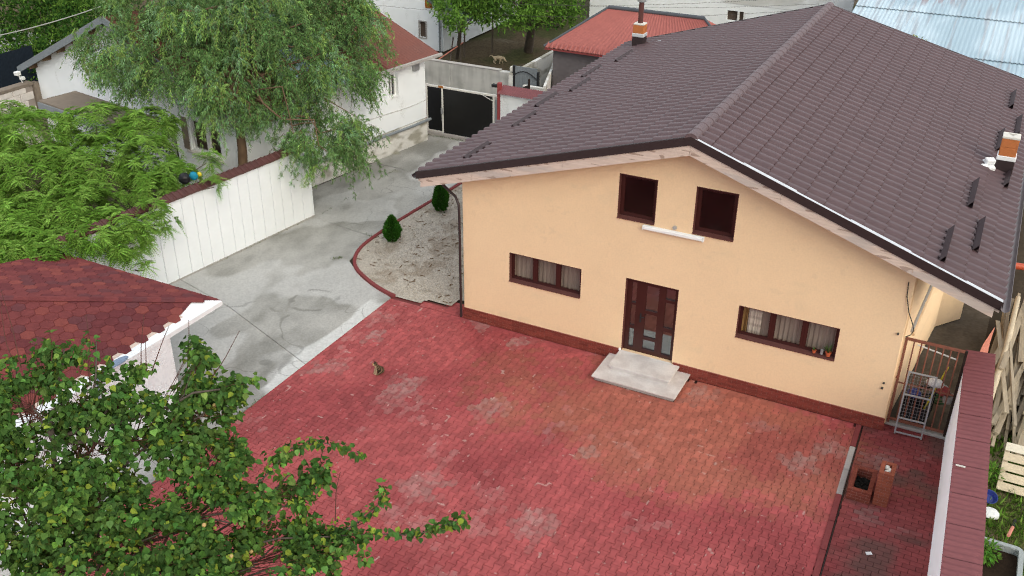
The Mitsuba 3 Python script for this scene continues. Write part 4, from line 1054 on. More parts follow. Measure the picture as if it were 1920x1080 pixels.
def hexpiece(poly, c0, front):
    v0 = np.array(poly.exterior.coords)[:-1]
    if not poly.exterior.is_ccw: v0 = v0[::-1]
    n = len(v0); c = v0.mean(0); top = c + (v0 - c) * (1 - 0.006 / 0.16)
    zz = (lambda q: np.array([HTZ + HS * (HTX - x_) for x_ in q[:, 0]])) if front else (lambda q: np.array([HTZ + HS * (HTY - y_) for y_ in q[:, 1]]))
    down = ((top[:, 0] - c0[0]) if front else (top[:, 1] - c0[1])) * 0.05
    v = np.vstack([np.column_stack([v0, zz(v0) - 0.004]), np.column_stack([top, zz(top) + 0.014 + down])])
    f = [[i, (i + 1) % n, n + (i + 1) % n] for i in range(n)] + [[i, n + (i + 1) % n, n + i] for i in range(n)] + [[n, n + i, n + i + 1] for i in range(1, n - 1)]
    return trimesh.Trimesh(v, f, process=False)
hr = np.random.default_rng(12); cand = []
frontp = Polygon([(-3.89, -6.40), (-4.06, -5.83), (-9.14, -10.90), (-9.14, -15), (-3.89, -15)]).intersection(Polygon([(HTX, HTY), (-9.14, -10.91), (-9.14, -15), (HTX, -15)]))
fronttabs = frontp.union(sbox(-3.95, -14.9, -3.70, -6.42))
backp = Polygon([(HTX - 0.01, HTY + 0.02), (-9.14, -10.91), (-9.14, HTY + 0.02)])
for r_ in range(0, 26):
    for k in range(0, 36):
        along, down = -0.15 - k * 0.75 * hexW, 0.02 + r_ * hexH / sl_o + (hexH / 2 / sl_o if k % 2 else 0)
        for fr_ in (True, False):
            if fr_:
                c0 = (-3.87 - down, -5.5 + along); p = Polygon(np.column_stack([c0[0] + tp[:, 1] / sl_o, c0[1] + tp[:, 0]])); lim = fronttabs
            else:
                c0 = (-3.75 + along, -5.35 - down); p = Polygon(np.column_stack([c0[0] + tp[:, 0], c0[1] + tp[:, 1] / sl_o])); lim = backp
            if not lim.intersects(p): continue
            q = p.intersection(lim)
            if q.geom_type != 'Polygon' or q.area < 0.003: continue
            cand.append((c0, q, fr_))
felt = MB()
for pg, fr_ in ((frontp.buffer(-0.004), True), (backp.buffer(-0.004), False)):
    m = prism(pg, 0.006); v = np.array(m.vertices); v[:, 2] += np.array([HTZ + HS * ((HTX - a_) if fr_ else (HTY - b_)) for a_, b_ in v[:, :2]]) - 0.004; felt.raw(v, m.faces)
hl = [(HTX - t + sx, HTY - t + sy, HTZ + HS * t + 0.004) for t in (0.28, 5.5) for sx, sy in ((0.06, -0.06), (0, 0), (-0.06, 0.06))]
felt.raw(hl, [[0, 3, 4], [0, 4, 1], [1, 4, 5], [1, 5, 2]])
put('roof_felt', felt, 'shingle_dark', O)
cand.sort(key=lambda c: view_depth((*c[0], 2.5)) - (4 if c[2] else 0) if c[0][1] > -11.3 else 99)
hexrest = {m_: MB() for m_ in set(hx_mats)}
for i, (c0, q, fr_) in enumerate(cand):
    m_ = hx_mats[hr.integers(0, 7)]
    me = hexpiece(q, c0, fr_)
    if i < 300 and c0[1] > -11.3:
        put('shingle', me, m_, OR)
    else:
        hexrest[m_].add(me)
for m_ in sorted(hexrest):
    if hexrest[m_].n:
        put('farther_shingles', hexrest[m_], m_, OR, kind='stuff')
hipl = [np.array((HTX - t, HTY - t, HTZ + HS * t + 0.042)) for t in (0.30, 5.5)]
for k in range(24):
    a_, b_ = hipl[0] + (hipl[1] - hipl[0]) * k / 24, hipl[0] + (hipl[1] - hipl[0]) * (k + 1.06) / 24
    d_ = unit(b_ - a_); s_ = unit(np.cross(d_, (0, 0, 1)))
    v = [a_ + s_ * 0.12 - (0, 0, 0.032), a_ + (0, 0, 0.01), a_ - s_ * 0.12 - (0, 0, 0.032), b_ + s_ * 0.12 - (0, 0, 0.028), b_ + (0, 0, 0.004), b_ - s_ * 0.12 - (0, 0, 0.028)]
    put('hip_shingle', MB().raw(v, [[0, 3, 4], [0, 4, 1], [1, 4, 5], [1, 5, 2]]), hx_mats[hr.integers(0, 4)], OR)
put('starter_strip', trimesh.convex.convex_hull(np.array([(x_, y_, HTZ + HS * (HTX - x_) + dz) for x_ in (-3.93, -3.80) for y_ in (-14, -6.45) for dz in (-0.002, 0.005)])), 'raw_board', O)
SLm = thing('wall_lamp', 'blue-grey street lamp head on an arm from the white outbuilding wall', 'lamp')
put('arm', MB().tube([(-3.61, -9.25, 1.75), (-3.58, -9.22, 2.05), (-3.53, -9.18, 2.33), (-3.48, -9.05, 2.39)], 0.03), 'lamp_blue', SLm, smooth=True)
hd = trimesh.creation.icosphere(3); hv = np.array(hd.vertices)
hv = hv * (0.11, 0.30, 0.055); hv[:, 0] *= 0.75 + 0.35 * (hv[:, 1] / 0.30 + 1) / 2; hv[:, 2] = np.where(hv[:, 2] < 0, hv[:, 2] * 0.5, hv[:, 2])
hd.vertices = hv; hd.apply_transform(mv(-3.44, -8.77, 2.44) @ rot([1, 0, 0], 6) @ rot([0, 0, 1], -10))
put('head', hd, 'lamp_blue', SLm, smooth=True)
put('collar', MB().tube([(-3.48, -9.09, 2.38), (-3.46, -8.97, 2.41)], 0.045), 'slate_sheet', SLm, smooth=40)

# ------------------------------------------------------------------ right boundary wall
RW = thing('boundary_wall', 'white boundary wall with ribbed dark red coping at the right of the yard', 'wall')
a_rw = math.degrees(math.atan(0.036))
RM = mv(12.56, 1.05, 0) @ rot([0, 0, 1], a_rw)
put('wall', MB().box(-0.035, 0.36, -16.5, -0.10, 0, 1.93, 0, RM), 'wall_white_cool', RW)
put('end_post', MB().box(-0.04, 0.40, -0.098, 0.0, 0, 1.93, 0.008, RM), 'brown_panel', RW)
for k in range(37):
    y0_ = 0.06 - k * 0.455
    pts = [(-0.045, y0_ - 0.46, 1.985), (-0.045, y0_, 1.985), (0.57, y0_, 2.03), (0.57, y0_ - 0.46, 2.03)]
    P = [(RM @ np.array([*p, 1.0]))[:3] + np.array((0, 0, 0.010 * (k % 2))) for p in pts]
    put('coping_sheet', corr([P[1], P[0], P[3], P[2]], 3, 0.024), 'coping_red', RW, smooth=True)
put('coping_edge', MB().box(-0.049, -0.042, -16.5, 0.06, 1.95, 1.99, 0, RM), 'coping_red', RW)
put('coping_board', MB().box(0.0, 0.55, -16.5, 0.05, 1.935, 1.955, 0, RM), 'dark_metal', RW)
put('repair_strip', MB().box(0.0, 0.17, -4.57, -4.54, 2.01, 2.03, 0, RM), 'mortar_white', RW)

# ------------------------------------------------------------------ side gate and wire panel
SG = thing('side_gate', 'rusty red barred iron gate between the house corner and the boundary wall', 'gate')
gy = 0.36
for xx in (11.27, 12.52):
    put('post', MB().box(xx - 0.028, xx + 0.028, gy - 0.03, gy + 0.03, 0, 2.36, 0.004), 'rust_iron' if xx < 12 else 'brown_panel', SG)
for zz in (0.12, 2.30):
    put('rail', MB().box(11.3, 12.49, gy - 0.025, gy + 0.025, zz, zz + 0.06, 0.004), 'rust_iron', SG)
for k in range(7):
    xx = 11.44 + k * 0.155
    put('bar', MB().tube([(xx, gy, 0.15), (xx, gy, 2.32)], 0.016), 'rust_iron', SG, smooth=40)
put('rail', MB().box(11.3, 12.49, gy - 0.012, gy + 0.012, 1.15, 1.18), 'rust_iron', SG)
put('latch', MB().box(11.18, 11.3, gy - 0.05, gy - 0.02, 1.28, 1.33, 0.006), 'rust_iron', SG)
WP = thing('wire_panel', 'grey metal frame with wire mesh leaning on the rusty side gate', 'frame')
PM = mv(11.48, -0.02, 0.0) @ rot([1, 0, 0], -9) @ rot([0, 0, 1], 3)
for xx in (0.0, 0.58):
    put('upright', MB().box(xx - 0.018, xx + 0.018, -0.015, 0.015, 0.02, 1.62, 0.003, PM), 'galvanised', WP)
for zz in (0.05, 0.42, 1.02, 1.58):
    put('crossbar', MB().box(-0.017, 0.597, -0.018, 0.018, zz, zz + 0.035, 0.003, PM), 'galvanised', WP)
wm = MB()
for k in range(1, 8):
    wm.tube([(PM @ np.array([k * 0.0725, 0, 0.44, 1]))[:3], (PM @ np.array([k * 0.0725, 0, 1.58, 1]))[:3]], 0.0026, 5)
for k in range(1, 14):
    wm.tube([(PM @ np.array([0, 0.004, 0.44 + k * 0.083, 1]))[:3], (PM @ np.array([0.58, 0.004, 0.44 + k * 0.083, 1]))[:3]], 0.0026, 5)
put('mesh_wires', wm, 'galvanised', WP)
put('threshold', MB().box(11.22, 12.6, 0.30, 0.46, -0.02, 0.05, 0.01), 'kerb_grey', SG)
put('passage', sheet(Polygon([(11.1, 0.4), (13.0, 0.4), (14.6, 8.0), (14.0, 30.0), (12.2, 30.0), (11.7, 5.6)]), -0.05), 'passage_soil', kind='structure', label='dark earth passage behind the side gate')
# things stored behind the gate
def hose(key_label, c, r, tilt, mat_, name='hose_coil'):
    pts = [(c[0] + (r + 0.03 * math.sin(3 * a)) * math.cos(a), c[1] + r * math.sin(a), c[2] + 0.012 * a + tilt * math.cos(a)) for a in np.linspace(0, 4 * math.pi, 60)]
    put(name, MB().tube(pts, 0.022, 7), mat_, smooth=True, label=key_label, cat='hose')
mat('hose_green', (0.035, 0.12, 0.04), 0.5, 0.4)
hose('green garden hose coiled behind the side gate next to the boundary wall', (12.32, 1.5, 0.25), 0.2, 0.08, 'hose_green')
hose('black hose loop lying behind the middle of the side gate', (11.95, 1.35, 0.45), 0.26, 0.12, 'black_plastic')
BK = thing('storage_crate', 'dark plastic crate stored low behind the wire panel', 'crate')
put('body', trimesh.boolean.difference([cbox(0.55, 0.4, 0.45, 0.02), cbox(0.5, 0.35, 0.42).copy().apply_translation((0, 0, 0.05))], engine='manifold').apply_translation((11.75, 0.75, 0.24)), 'black_plastic', BK)
put('rim', prism(sbox(11.46, 0.53, 12.04, 0.97).difference(sbox(11.5, 0.57, 12.0, 0.93)), 0.04).apply_translation((0, 0, 0.45)), 'black_plastic', BK)
bun = trimesh.creation.icosphere(3); bvv = np.array(bun.vertices); bvv = bvv * (0.20, 0.13, 0.10) * (1 + 0.35 * (meshkit.fbm(bvv * 2.2) - 0.5))[:, None]; bun.vertices = bvv
put('cloth_bundle', bun.copy().apply_translation((12.06, 0.62, 1.22)), 'white_plastic', smooth=True, label='crumpled white bag stuffed at the top of the wire panel', cat='bag')
put('cloth_bundle', bun.copy().apply_transform(mv(11.68, 0.66, 0.80) @ np.diag([0.8, 0.9, 1.2, 1])), 'blue_plastic', smooth=True, label='blue bag behind the wire panel mesh', cat='bag')
put('cloth_bundle', bun.copy().apply_transform(mv(12.28, 0.8, 0.95) @ np.diag([0.7, 0.8, 1.3, 1])), 'red_post', smooth=True, label='red cloth bundle behind the side gate', cat='bag')
for i, (px_, py_, pz_, sc_) in enumerate(((12.42, 1.05, 0.62, 0.13), (12.40, 0.78, 0.80, 0.12), (12.25, 1.9, 0.25, 0.15))):
    bk = trimesh.creation.revolve(np.array([(0, 0), (sc_ * 0.8, 0), (sc_, sc_ * 1.6), (sc_ * 1.05, sc_ * 1.6), (sc_ * 1.05, sc_ * 1.7), (sc_ * 0.95, sc_ * 1.7), (sc_ * 0.75, 0.02), (0, 0.02)]), sections=20)
    put('bucket', bk.apply_transform(mv(px_, py_, pz_ - 0.1) @ rot([1, 0.3, 0], 18 * (i - 1))), 'kerb_grey' if i < 2 else 'tub_grey', smooth=30, label=('pale bucket by the wall behind the side gate', 'pale bucket nearest the wire panel behind the side gate', 'grey bucket on the ground behind the side gate')[i], cat='bucket')
BKE = thing('bicycle_wheel', 'dark bicycle wheel leaning behind the side gate', 'wheel')
wpts = [(12.10 + 0.03 * math.cos(a), 1.05 + 0.31 * math.cos(a), 0.36 + 0.31 * math.sin(a)) for a in np.linspace(0, 2 * math.pi, 40)]
put('tyre', MB().tube(wpts, 0.02, 7), 'black_plastic', BKE, smooth=True)
sp = MB()
for a in np.linspace(0, math.pi, 9)[:-1]:
    sp.tube([(12.10 + 0.03 * math.cos(a), 1.05 + 0.30 * math.cos(a), 0.36 + 0.30 * math.sin(a)), (12.10 - 0.03 * math.cos(a), 1.05 - 0.30 * math.cos(a), 0.36 - 0.30 * math.sin(a))], 0.002, 4)
put('spokes', sp, 'galvanised', BKE, kind='stuff')
put('pipe', MB().tube([(11.5, 1.6, 1.55), (12.4, 1.5, 1.45)], 0.02), 'white_plastic', smooth=40, label='white plastic pipe lying across behind the side gate', cat='pipe')
put('pole', MB().tube([(11.95, 0.75, 0.3), (12.25, 0.9, 1.55)], 0.02), 'yellow_plastic', smooth=40, label='yellow handle standing behind the wire panel', cat='pole')

# ------------------------------------------------------------------ brick barbecue
Q = thing('barbecue', 'low open brick barbecue with sooty fire pit beside the kerb', 'barbecue')
QM = rot([0, 0, 1], 1.5)
def courses(parent, x0, x1, y0, y1, z0, n, h=0.072, t=0.1, mat_='plinth_brick'):
    for k in range(n):
        z = z0 + k * h
        off = 0.1 if k % 2 else 0
        for (a0, a1, ax) in ((x0, x1, 0), (x0, x1, 1), (y0 + t, y1 - t, 2), (y0 + t, y1 - t, 3)):
            p = a0
            first = True
            while p < a1 - 0.01:
                e = min(p + (0.2 if not (first and off) else 0.1), a1); first = False
                g = 0.004
                if ax == 0: b = (p + g, e - g, y0, y0 + t - g)
                elif ax == 1: b = (p + g, e - g, y1 - t + g, y1)
                elif ax == 2: b = (x0, x0 + t - g, p + g, e - g)
                else: b = (x1 - t + g, x1, p + g, e - g)
                put('brick', MB().box(*b, z + 0.004, z + h - 0.004, 0.006), mat_, parent)
                p = e
mat('bbq_brick', var((0.185, 0.048, 0.032), 0.4, 11.0), 0.85, 0.2)
mat('bbq_brick_top', var((0.27, 0.078, 0.046), 0.35, 9.0), 0.85, 0.2)
courses(Q, 10.89, 11.38, -2.86, -1.99, 0.0, 4, mat_='bbq_brick')
put('core', prism(sbox(10.90, -2.85, 11.37, -2.0).difference(sbox(10.98, -2.77, 11.29, -2.08)), 0.27), 'mortar_red', Q)
put('fire_pit', MB().box(10.99, 11.28, -2.76, -2.09, 0.0, 0.06), 'ember_soot', Q)
ash = MB()
for _ in range(60):
    s_ = rng.uniform(0.015, 0.05)
    ash.box(-s_, s_, -s_ * .7, s_ * .7, -s_ * .5, s_ * .5, 0.004, M=mv(rng.uniform(11.0, 11.26), rng.uniform(-2.74, -2.1), 0.075) @ rot(unit(rng.normal(size=3)), rng.uniform(0, 180)))
put('charcoal', ash, 'ember_soot', Q)
K = thing('brick_chimney', 'small square brick chimney stub beside the barbecue with white stones in it', 'chimney')
courses(K, 11.42, 11.72, -2.80, -2.36, 0.0, 12, mat_='bbq_brick_top', t=0.09)
put('core', prism(sbox(11.43, -2.79, 11.71, -2.37).difference(sbox(11.50, -2.72, 11.64, -2.44)), 0.85), 'mortar_red', K)
st = trimesh.creation.icosphere(2)
for i, (sx_, sy_) in enumerate(((11.55, -2.50), (11.61, -2.58), (11.56, -2.67))):
    sv = st.copy(); vv = np.array(sv.vertices); vv = vv * (0.055, 0.06, 0.05) * (1 + 0.5 * (meshkit.fbm(vv * 1.8 + i * 7) - 0.5))[:, None]; sv.vertices = vv; sv.apply_translation((sx_, sy_, 0.80))
    put('white_stone', sv, 'mortar_white', smooth=30, label='white stone in the mouth of the small brick chimney, ' + ('the back one', 'the right one', 'the front one')[i], cat='stone', group='white stones in the brick chimney')
put('stone_bed', MB().box(11.501, 11.639, -2.719, -2.441, 0.5, 0.74), 'ember_soot', K)
put('tongs', MB().tube([(11.13, -1.86, 0.02), (11.2, -1.72, 0.03)], 0.012).tube([(11.16, -1.87, 0.02), (11.19, -1.71, 0.03)], 0.012), 'galvanised', label='small metal tongs on the paving behind the barbecue', cat='tongs')
put('paper_scrap', MB().box(-0.06, 0.06, -0.04, 0.04, 0, 0.02, 0.005, mv(11.62, -4.35, 0.0) @ rot([0, 0, 1], 30)), 'white_plastic', label='white paper scrap on the dark red side paving', cat='litter')

# ------------------------------------------------------------------ lamp and small things on the facade
LP = thing('strip_lamp', 'long white fluorescent lamp fixed under the attic windows', 'lamp')
put('body', MB().box(5.0, 6.52, -0.055, -0.003, 3.84, 3.95, 0.02), 'white_plastic', LP)
dv = cbox(1.46, 0.05, 0.085, 0.024).copy(); dv.apply_translation((5.76, -0.082, 3.895))
put('diffuser', dv, 'lamp_diffuser', LP)
for xx in (5.0, 6.49):
    put('end_cap', MB().box(xx, xx + 0.03, -0.112, -0.056, 3.838, 3.952, 0.012), 'white_plastic', LP)
put('junction_box', MB().tube([(5.78, -0.005, 4.03), (5.78, -0.05, 4.03)], 0.05, 14), 'kerb_grey', smooth=40, label='small round grey junction box above the strip lamp', cat='box')
def flowerpot(x, y, r, h, label, leafy):
    t = thing('flowerpot', label, 'flowerpot')
    prof = [(0.0, 0), (r * 0.7, 0), (r * 0.95, h * 0.85), (r * 1.08, h * 0.85), (r * 1.08, h), (r * 0.92, h), (r * 0.85, h * 0.8), (0, h * 0.8)]
    m = trimesh.creation.revolve(np.array(prof), sections=20); m.apply_translation((x, y, 1.575))
    put('pot', m, 'terracotta', t, smooth=30)
    mb = MB()
    for _ in range(leafy):
        a, e = rng.uniform(0, 6.28), rng.uniform(0.5, 1.4); L_ = rng.uniform(0.5, 1.0) * h * 2.2
        d_ = np.array((math.cos(a) * math.cos(e), math.sin(a) * math.cos(e), math.sin(e)))
        p0 = np.array((x, y, 1.575 + h * 0.8)); s_ = np.cross(d_, (0, 0, 1)); s_ = s_ / np.linalg.norm(s_) * 0.012
        mb.raw([p0 - s_ * .5, p0 + s_ * .5, p0 + d_ * L_ * .6 + s_, p0 + d_ * L_, p0 + d_ * L_ * .6 - s_], [[0, 1, 2], [0, 2, 4], [4, 2, 3]], col=(0.09 + rng.uniform(-.02, .03), 0.14, 0.045))
    scene[numbered(t + '__plant')] = mikit.ply(mb.mesh(), 'leaf_soft', color=mb.colors())
flowerpot(9.70, 0.045, 0.062, 0.11, 'orange flowerpot in the right corner of the window sill', 30)
flowerpot(9.38, 0.04, 0.045, 0.075, 'smaller orange flowerpot farther left on the window sill', 8)
put('sill_jar', MB().tube([(9.55, 0.06, 1.58), (9.55, 0.06, 1.70)], 0.035, 12), 'galvanised', smooth=40, label='small grey jar between the flowerpots on the sill', cat='jar')

# ------------------------------------------------------------------ neighbour's yard on the right
put('grass_yard', sheet(Polygon([(12.9, -16), (40, -16), (40, 6.5), (12.9, 1.0)]), -0.03), 'grass_soil', kind='structure', label='patchy grass and weeds beyond the boundary wall')
pr = np.random.default_rng(21)
put('pile_base', MB().box(13.25, 15.3, 1.4, 6.3, -0.03, 0.28, 0.05), 'dark_soil', label='added dark base block that darkens the gaps under the planks', cat='dark base')  # dark block added under the planks so the gaps between them look dark
for i in range(90):
    lay = i // 18
    x0_ = 13.22 + (i % 18) * 0.105 + pr.uniform(-0.05, 0.05); L_ = pr.uniform(2.0, 3.9); w_ = pr.choice([0.07, 0.10, 0.13, 0.16]); h_ = pr.choice([0.025, 0.04, 0.06])
    yc = pr.uniform(1.6, 4.4); z_ = 0.36 + 0.17 * lay + pr.uniform(0, 0.06) + 0.10 * (yc - 1.6)
    put('plank', MB().box(-w_ / 2, w_ / 2, -L_ / 2, L_ / 2, 0, h_, 0.004, mv(x0_, yc, z_) @ rot([0, 0, 1], pr.normal(-2, 5)) @ rot([1, 0, 0], pr.normal(7, 3)) @ rot([0, 1, 0], pr.normal(0, 16))), 'plank_wood',
        label='weathered plank in the jumbled timber pile beyond the boundary wall', cat='plank', group='planks of the timber pile')
for i in range(34):
    x0_ = 13.25 + (i % 17) * 0.115 + pr.uniform(-0.05, 0.05); L_ = pr.uniform(0.9, 1.9); w_ = pr.choice([0.07, 0.10, 0.13]); h_ = pr.choice([0.03, 0.05])
    put('plank', MB().box(-w_ / 2, w_ / 2, -L_ / 2, L_ / 2, 0, h_, 0.004, mv(x0_, pr.uniform(0.75, 1.5), 0.22 + 0.26 * (i // 17) + pr.uniform(0, 0.08)) @ rot([0, 0, 1], pr.normal(-4, 9)) @ rot([1, 0, 0], pr.normal(24, 7)) @ rot([0, 1, 0], pr.normal(0, 18))), 'plank_wood',
        label='short grey offcut leaning on the near end of the timber pile', cat='plank', group='offcuts at the end of the timber pile')
LG = put('round_log', MB().tube([(13.25, 0.9, 0.95), (13.42, 3.0, 1.25), (13.50, 5.2, 1.6)], [0.075, 0.07, 0.06], 10), 'pale_wood', smooth=40, label='long pale peeled log on top of the timber pile', cat='log')
put('round_log', MB().tube([(13.3, 0.2, 0.35), (13.18, 1.4, 0.75), (13.22, 2.4, 1.0)], [0.07, 0.065, 0.06], 10), 'plank_wood', smooth=40, label='short grey branch lying against the boundary wall', cat='log')
for i, (yy, zz, tw) in enumerate(((4.1, 1.05, 3), (4.3, 1.15, -4), (4.0, 1.26, 8))):
    put('yellow_board', MB().box(13.75, 14.9, yy - 0.5, yy + 0.5, zz, zz + 0.09, 0.01, rot([0, 0, 1], tw, (14.3, 4.2, 0))), 'pale_wood', label='pale yellowish board on the timber pile, ' + ('bottom', 'middle', 'top')[i] + ' of the three', cat='board', group='pale boards on the timber pile')
PT = thing('pallet', 'pale wooden pallet leaning on the timber pile', 'pallet')
mat('slat_white', var((0.72, 0.66, 0.55), 0.12, 3.0), 0.8, 0.2)
PTM = mv(13.71, -1.08, 0.02) @ rot([1, 0, 0], 50)
for k in range(5):
    put('slat', MB().box(0, 1.2, k * 0.215, k * 0.215 + 0.175, 0.10, 0.122, 0.003, PTM), 'pale_wood' if k < 4 else 'slat_white', PT)
for xx in (0.0, 0.55, 1.1):
    put('stringer', MB().box(xx, xx + 0.1, 0.0, 1.03, 0.02, 0.098, 0.004, PTM), 'plank_wood', PT)
for k in range(3):
    put('lower_slat', MB().box(0, 1.2, k * 0.46, k * 0.46 + 0.1, -0.002, 0.019, 0.003, PTM), 'plank_wood', PT)
TB = thing('tub', 'grey plastic tub filled with dark soil and a green plant', 'tub')
tubo = Polygon([(13.30, -4.6), (14.12, -4.6), (14.12, -3.5), (13.30, -3.5)]).buffer(0.12)
put('body', prism(tubo.difference(tubo.buffer(-0.05)), 0.42), 'tub_grey', TB)
put('rim', prism(tubo.buffer(0.03).difference(tubo.buffer(-0.06)), 0.04).apply_translation((0, 0, 0.42)), 'tub_grey', TB)
put('soil', prism(tubo.buffer(-0.051), 0.30), 'soil_black', TB)
CB = thing('tool_handle', 'pink tool handle with a dark end lying in the weeds', 'tool')
put('shaft', MB().tube([(13.98, -3.05, 0.42), (14.09, -2.35, 0.12)], 0.032, 8), 'pink_pole', CB, smooth=40)
put('grip', MB().tube([(14.09, -2.35, 0.12), (14.13, -2.05, 0.08)], 0.036, 8), 'black_plastic', CB, smooth=40)
put('bowl', trimesh.creation.revolve(np.array([(0.0, 0.02), (0.14, 0.03), (0.21, 0.17), (0.225, 0.17), (0.15, 0.0), (0.0, 0.0)]), sections=24).apply_transform(mv(13.58, -1.62, 0.1) @ rot([1, 0.4, 0], 25) @ np.diag([0.72, 0.72, 0.72, 1])), 'blue_plastic', smooth=30, label='blue plastic bowl in the weeds against the boundary wall', cat='bowl')
put('cloth', bun.copy().apply_transform(mv(13.66, -2.05, 0.08) @ np.diag([0.9, 1.3, 0.8, 1])), 'white_plastic', smooth=True, label='crumpled white cloth in the weeds beside the blue bowl', cat='cloth')
put('cloth', bun.copy().apply_transform(mv(13.45, -2.0, 0.06) @ np.diag([0.6, 0.9, 0.8, 1])), 'black_plastic', smooth=True, label='black cloth in the weeds beside the white cloth', cat='cloth')
PS = thing('plastic_sheet', 'torn pink plastic sheet standing up at the end of the boundary wall', 'sheet')
put('sheet', MB().raw([(12.78, 1.5, 1.5), (13.0, 1.75, 1.45), (12.98, 1.9, 1.85), (13.0, 2.0, 2.25), (12.85, 1.7, 1.9), (12.80, 1.52, 1.5), (13.01, 1.77, 1.45), (12.99, 1.92, 1.85), (13.01, 2.02, 2.25), (12.86, 1.72, 1.9)], [[0, 1, 2], [0, 2, 4], [4, 2, 3], [5, 7, 6], [5, 9, 7], [9, 8, 7]]), 'pink_pole', PS)
MT = thing('metal_sheet', 'dark metal sheet with a pale folded edge at the right border', 'sheet')
MTM = mv(13.95, 4.7, 1.55) @ rot([0, 1, 0], -12)
put('sheet', MB().box(0, 1.6, 0, 2.6, 0, 0.03, 0.004, MTM), 'slate_sheet', MT)
put('edge', MB().box(-0.07, -0.001, 0, 2.6, -0.02, 0.06, 0.01, MTM), 'galvanised', MT)
put('orange_pipe', MB().tube([(12.98, 6.2, 2.0), (15.2, 6.6, 1.95)], 0.09, 12), 'orange_plastic', smooth=40, label='orange plastic pipe crossing behind the house eave', cat='pipe')
put('neighbour_ground', sheet(Polygon([(13.0, 4.0), (40, 6.6), (40, 30), (13.6, 30)]), -0.045), 'dark_soil', kind='structure', label='dark earth beyond the timber pile')

# bags on the fence, seen through the tree
BG = thing('bag', 'black and blue bag with a yellow flap hanging on the fence coping', 'bag')
for dx, dy, s_, m_ in ((0, 0, 1.0, 'black_plastic'), (0.22, 0.14, 0.75, 'teal_cloth'), (0.36, 0.2, 0.42, 'yellow_plastic')):
    put({'black_plastic': 'body', 'teal_cloth': 'side', 'yellow_plastic': 'flap'}[m_], bun.copy().apply_transform(mv(-8.88 + dx * 0.4, -0.95 + dx * 1.3, 2.80) @ np.diag([s_ * 0.9, s_ * 1.1, s_ * 1.7, 1])), m_, BG, smooth=True)
# cables
for i, (a, b, sag, r_, m_, lab) in enumerate((
        ((-31, 6.0, 2.3), (-22.2, 8.8, 4.55), 0.25, 0.022, 'cable_pale', 'pale cable running to the white house eave at the left'),
        ((-16.0, 27.5, 3.6), (-6.5, 30.0, 2.6), 0.3, 0.03, 'cable_pale', 'pale cable crossing in front of the walnut trees'),
        ((-18.0, 20.0, 3.05), (4.0, 20.5, 4.9), 0.5, 0.007, 'cable_dark', 'thin overhead wire, lowest of the four across the red roof'),
        ((-18.0, 20.2, 3.5), (4.0, 20.7, 5.4), 0.5, 0.007, 'cable_dark', 'thin overhead wire, second from the lowest across the red roof'),
        ((-18.0, 22.5, 3.3), (4.0, 24.5, 4.4), 0.5, 0.007, 'cable_dark', 'thin overhead wire, second from the top before the white building'),
        ((-18.0, 23.0, 3.7), (4.0, 26.0, 4.6), 0.5, 0.007, 'cable_dark', 'thin overhead wire, topmost before the white building'))):
    pts = [np.array(a) * (1 - t) + np.array(b) * t - np.array((0, 0, sag * 4 * t * (1 - t))) for t in np.linspace(0, 1, 20)]
    put('overhead_cable', MB().tube(pts, r_, 5), m_, label=lab, cat='cable')
WILLOW = [(-15.48,2.50,5.22, 0.45,0.63), (-10.02,1.80,4.11, 0.84,0.42), (-8.79,2.16,3.68, 0.42,0.42), (-9.74,2.28,4.46, 1.01,0.59), (-16.02,3.27,5.89, 1.00,0.82), (-15.28,2.70,5.38, 0.90,0.90), (-13.89,2.57,5.04, 1.15,0.88), (-15.49,4.21,5.94, 1.48,0.74), (-12.96,4.08,5.71, 1.80,1.08), (-12.09,2.74,4.88, 1.39,0.70), (-12.32,5.74,5.81, 1.85,1.11), (-10.43,3.69,5.05, 1.39,1.05), (-10.92,6.82,5.38, 1.69,1.31), (-9.21,5.04,4.16, 1.44,1.08), (-9.55,8.09,5.27, 1.43,1.33), (-8.57,6.57,4.04, 1.11,0.93), (-7.54,3.62,3.36, 1.20,0.77), (-6.32,3.60,2.94, 0.55,0.77), (-10.43,2.94,3.82, 0.87,0.44), (-7.53,2.57,2.88, 0.68,0.42), (-9.47,9.47,5.38, 0.49,0.78), (-10.42,8.73,5.99, 1.74,0.77), (-12.64,2.28,4.57, 0.87,0.44), (-9.05,3.20,4.14, 0.86,0.69), (-12.35,7.67,6.92, 2.86,1.14), (-15.23,6.19,6.90, 2.29,1.14), (-8.32,7.35,4.07, 0.47,0.85), (-13.68,1.83,4.71, 0.70,0.52), (-10.18,3.06,5.91, 1.35,1.01), (-10.26,2.26,5.07, 1.01,0.67), (-9.83,4.03,6.59, 1.36,0.85), (-8.72,3.54,5.48, 1.01,0.84), (-11.91,3.40,6.66, 1.38,0.69), (-8.14,4.95,5.22, 0.87,0.87), (-6.44,2.89,2.71, 0.59,0.42), (-6.88,5.02,3.23, 0.39,0.71)]
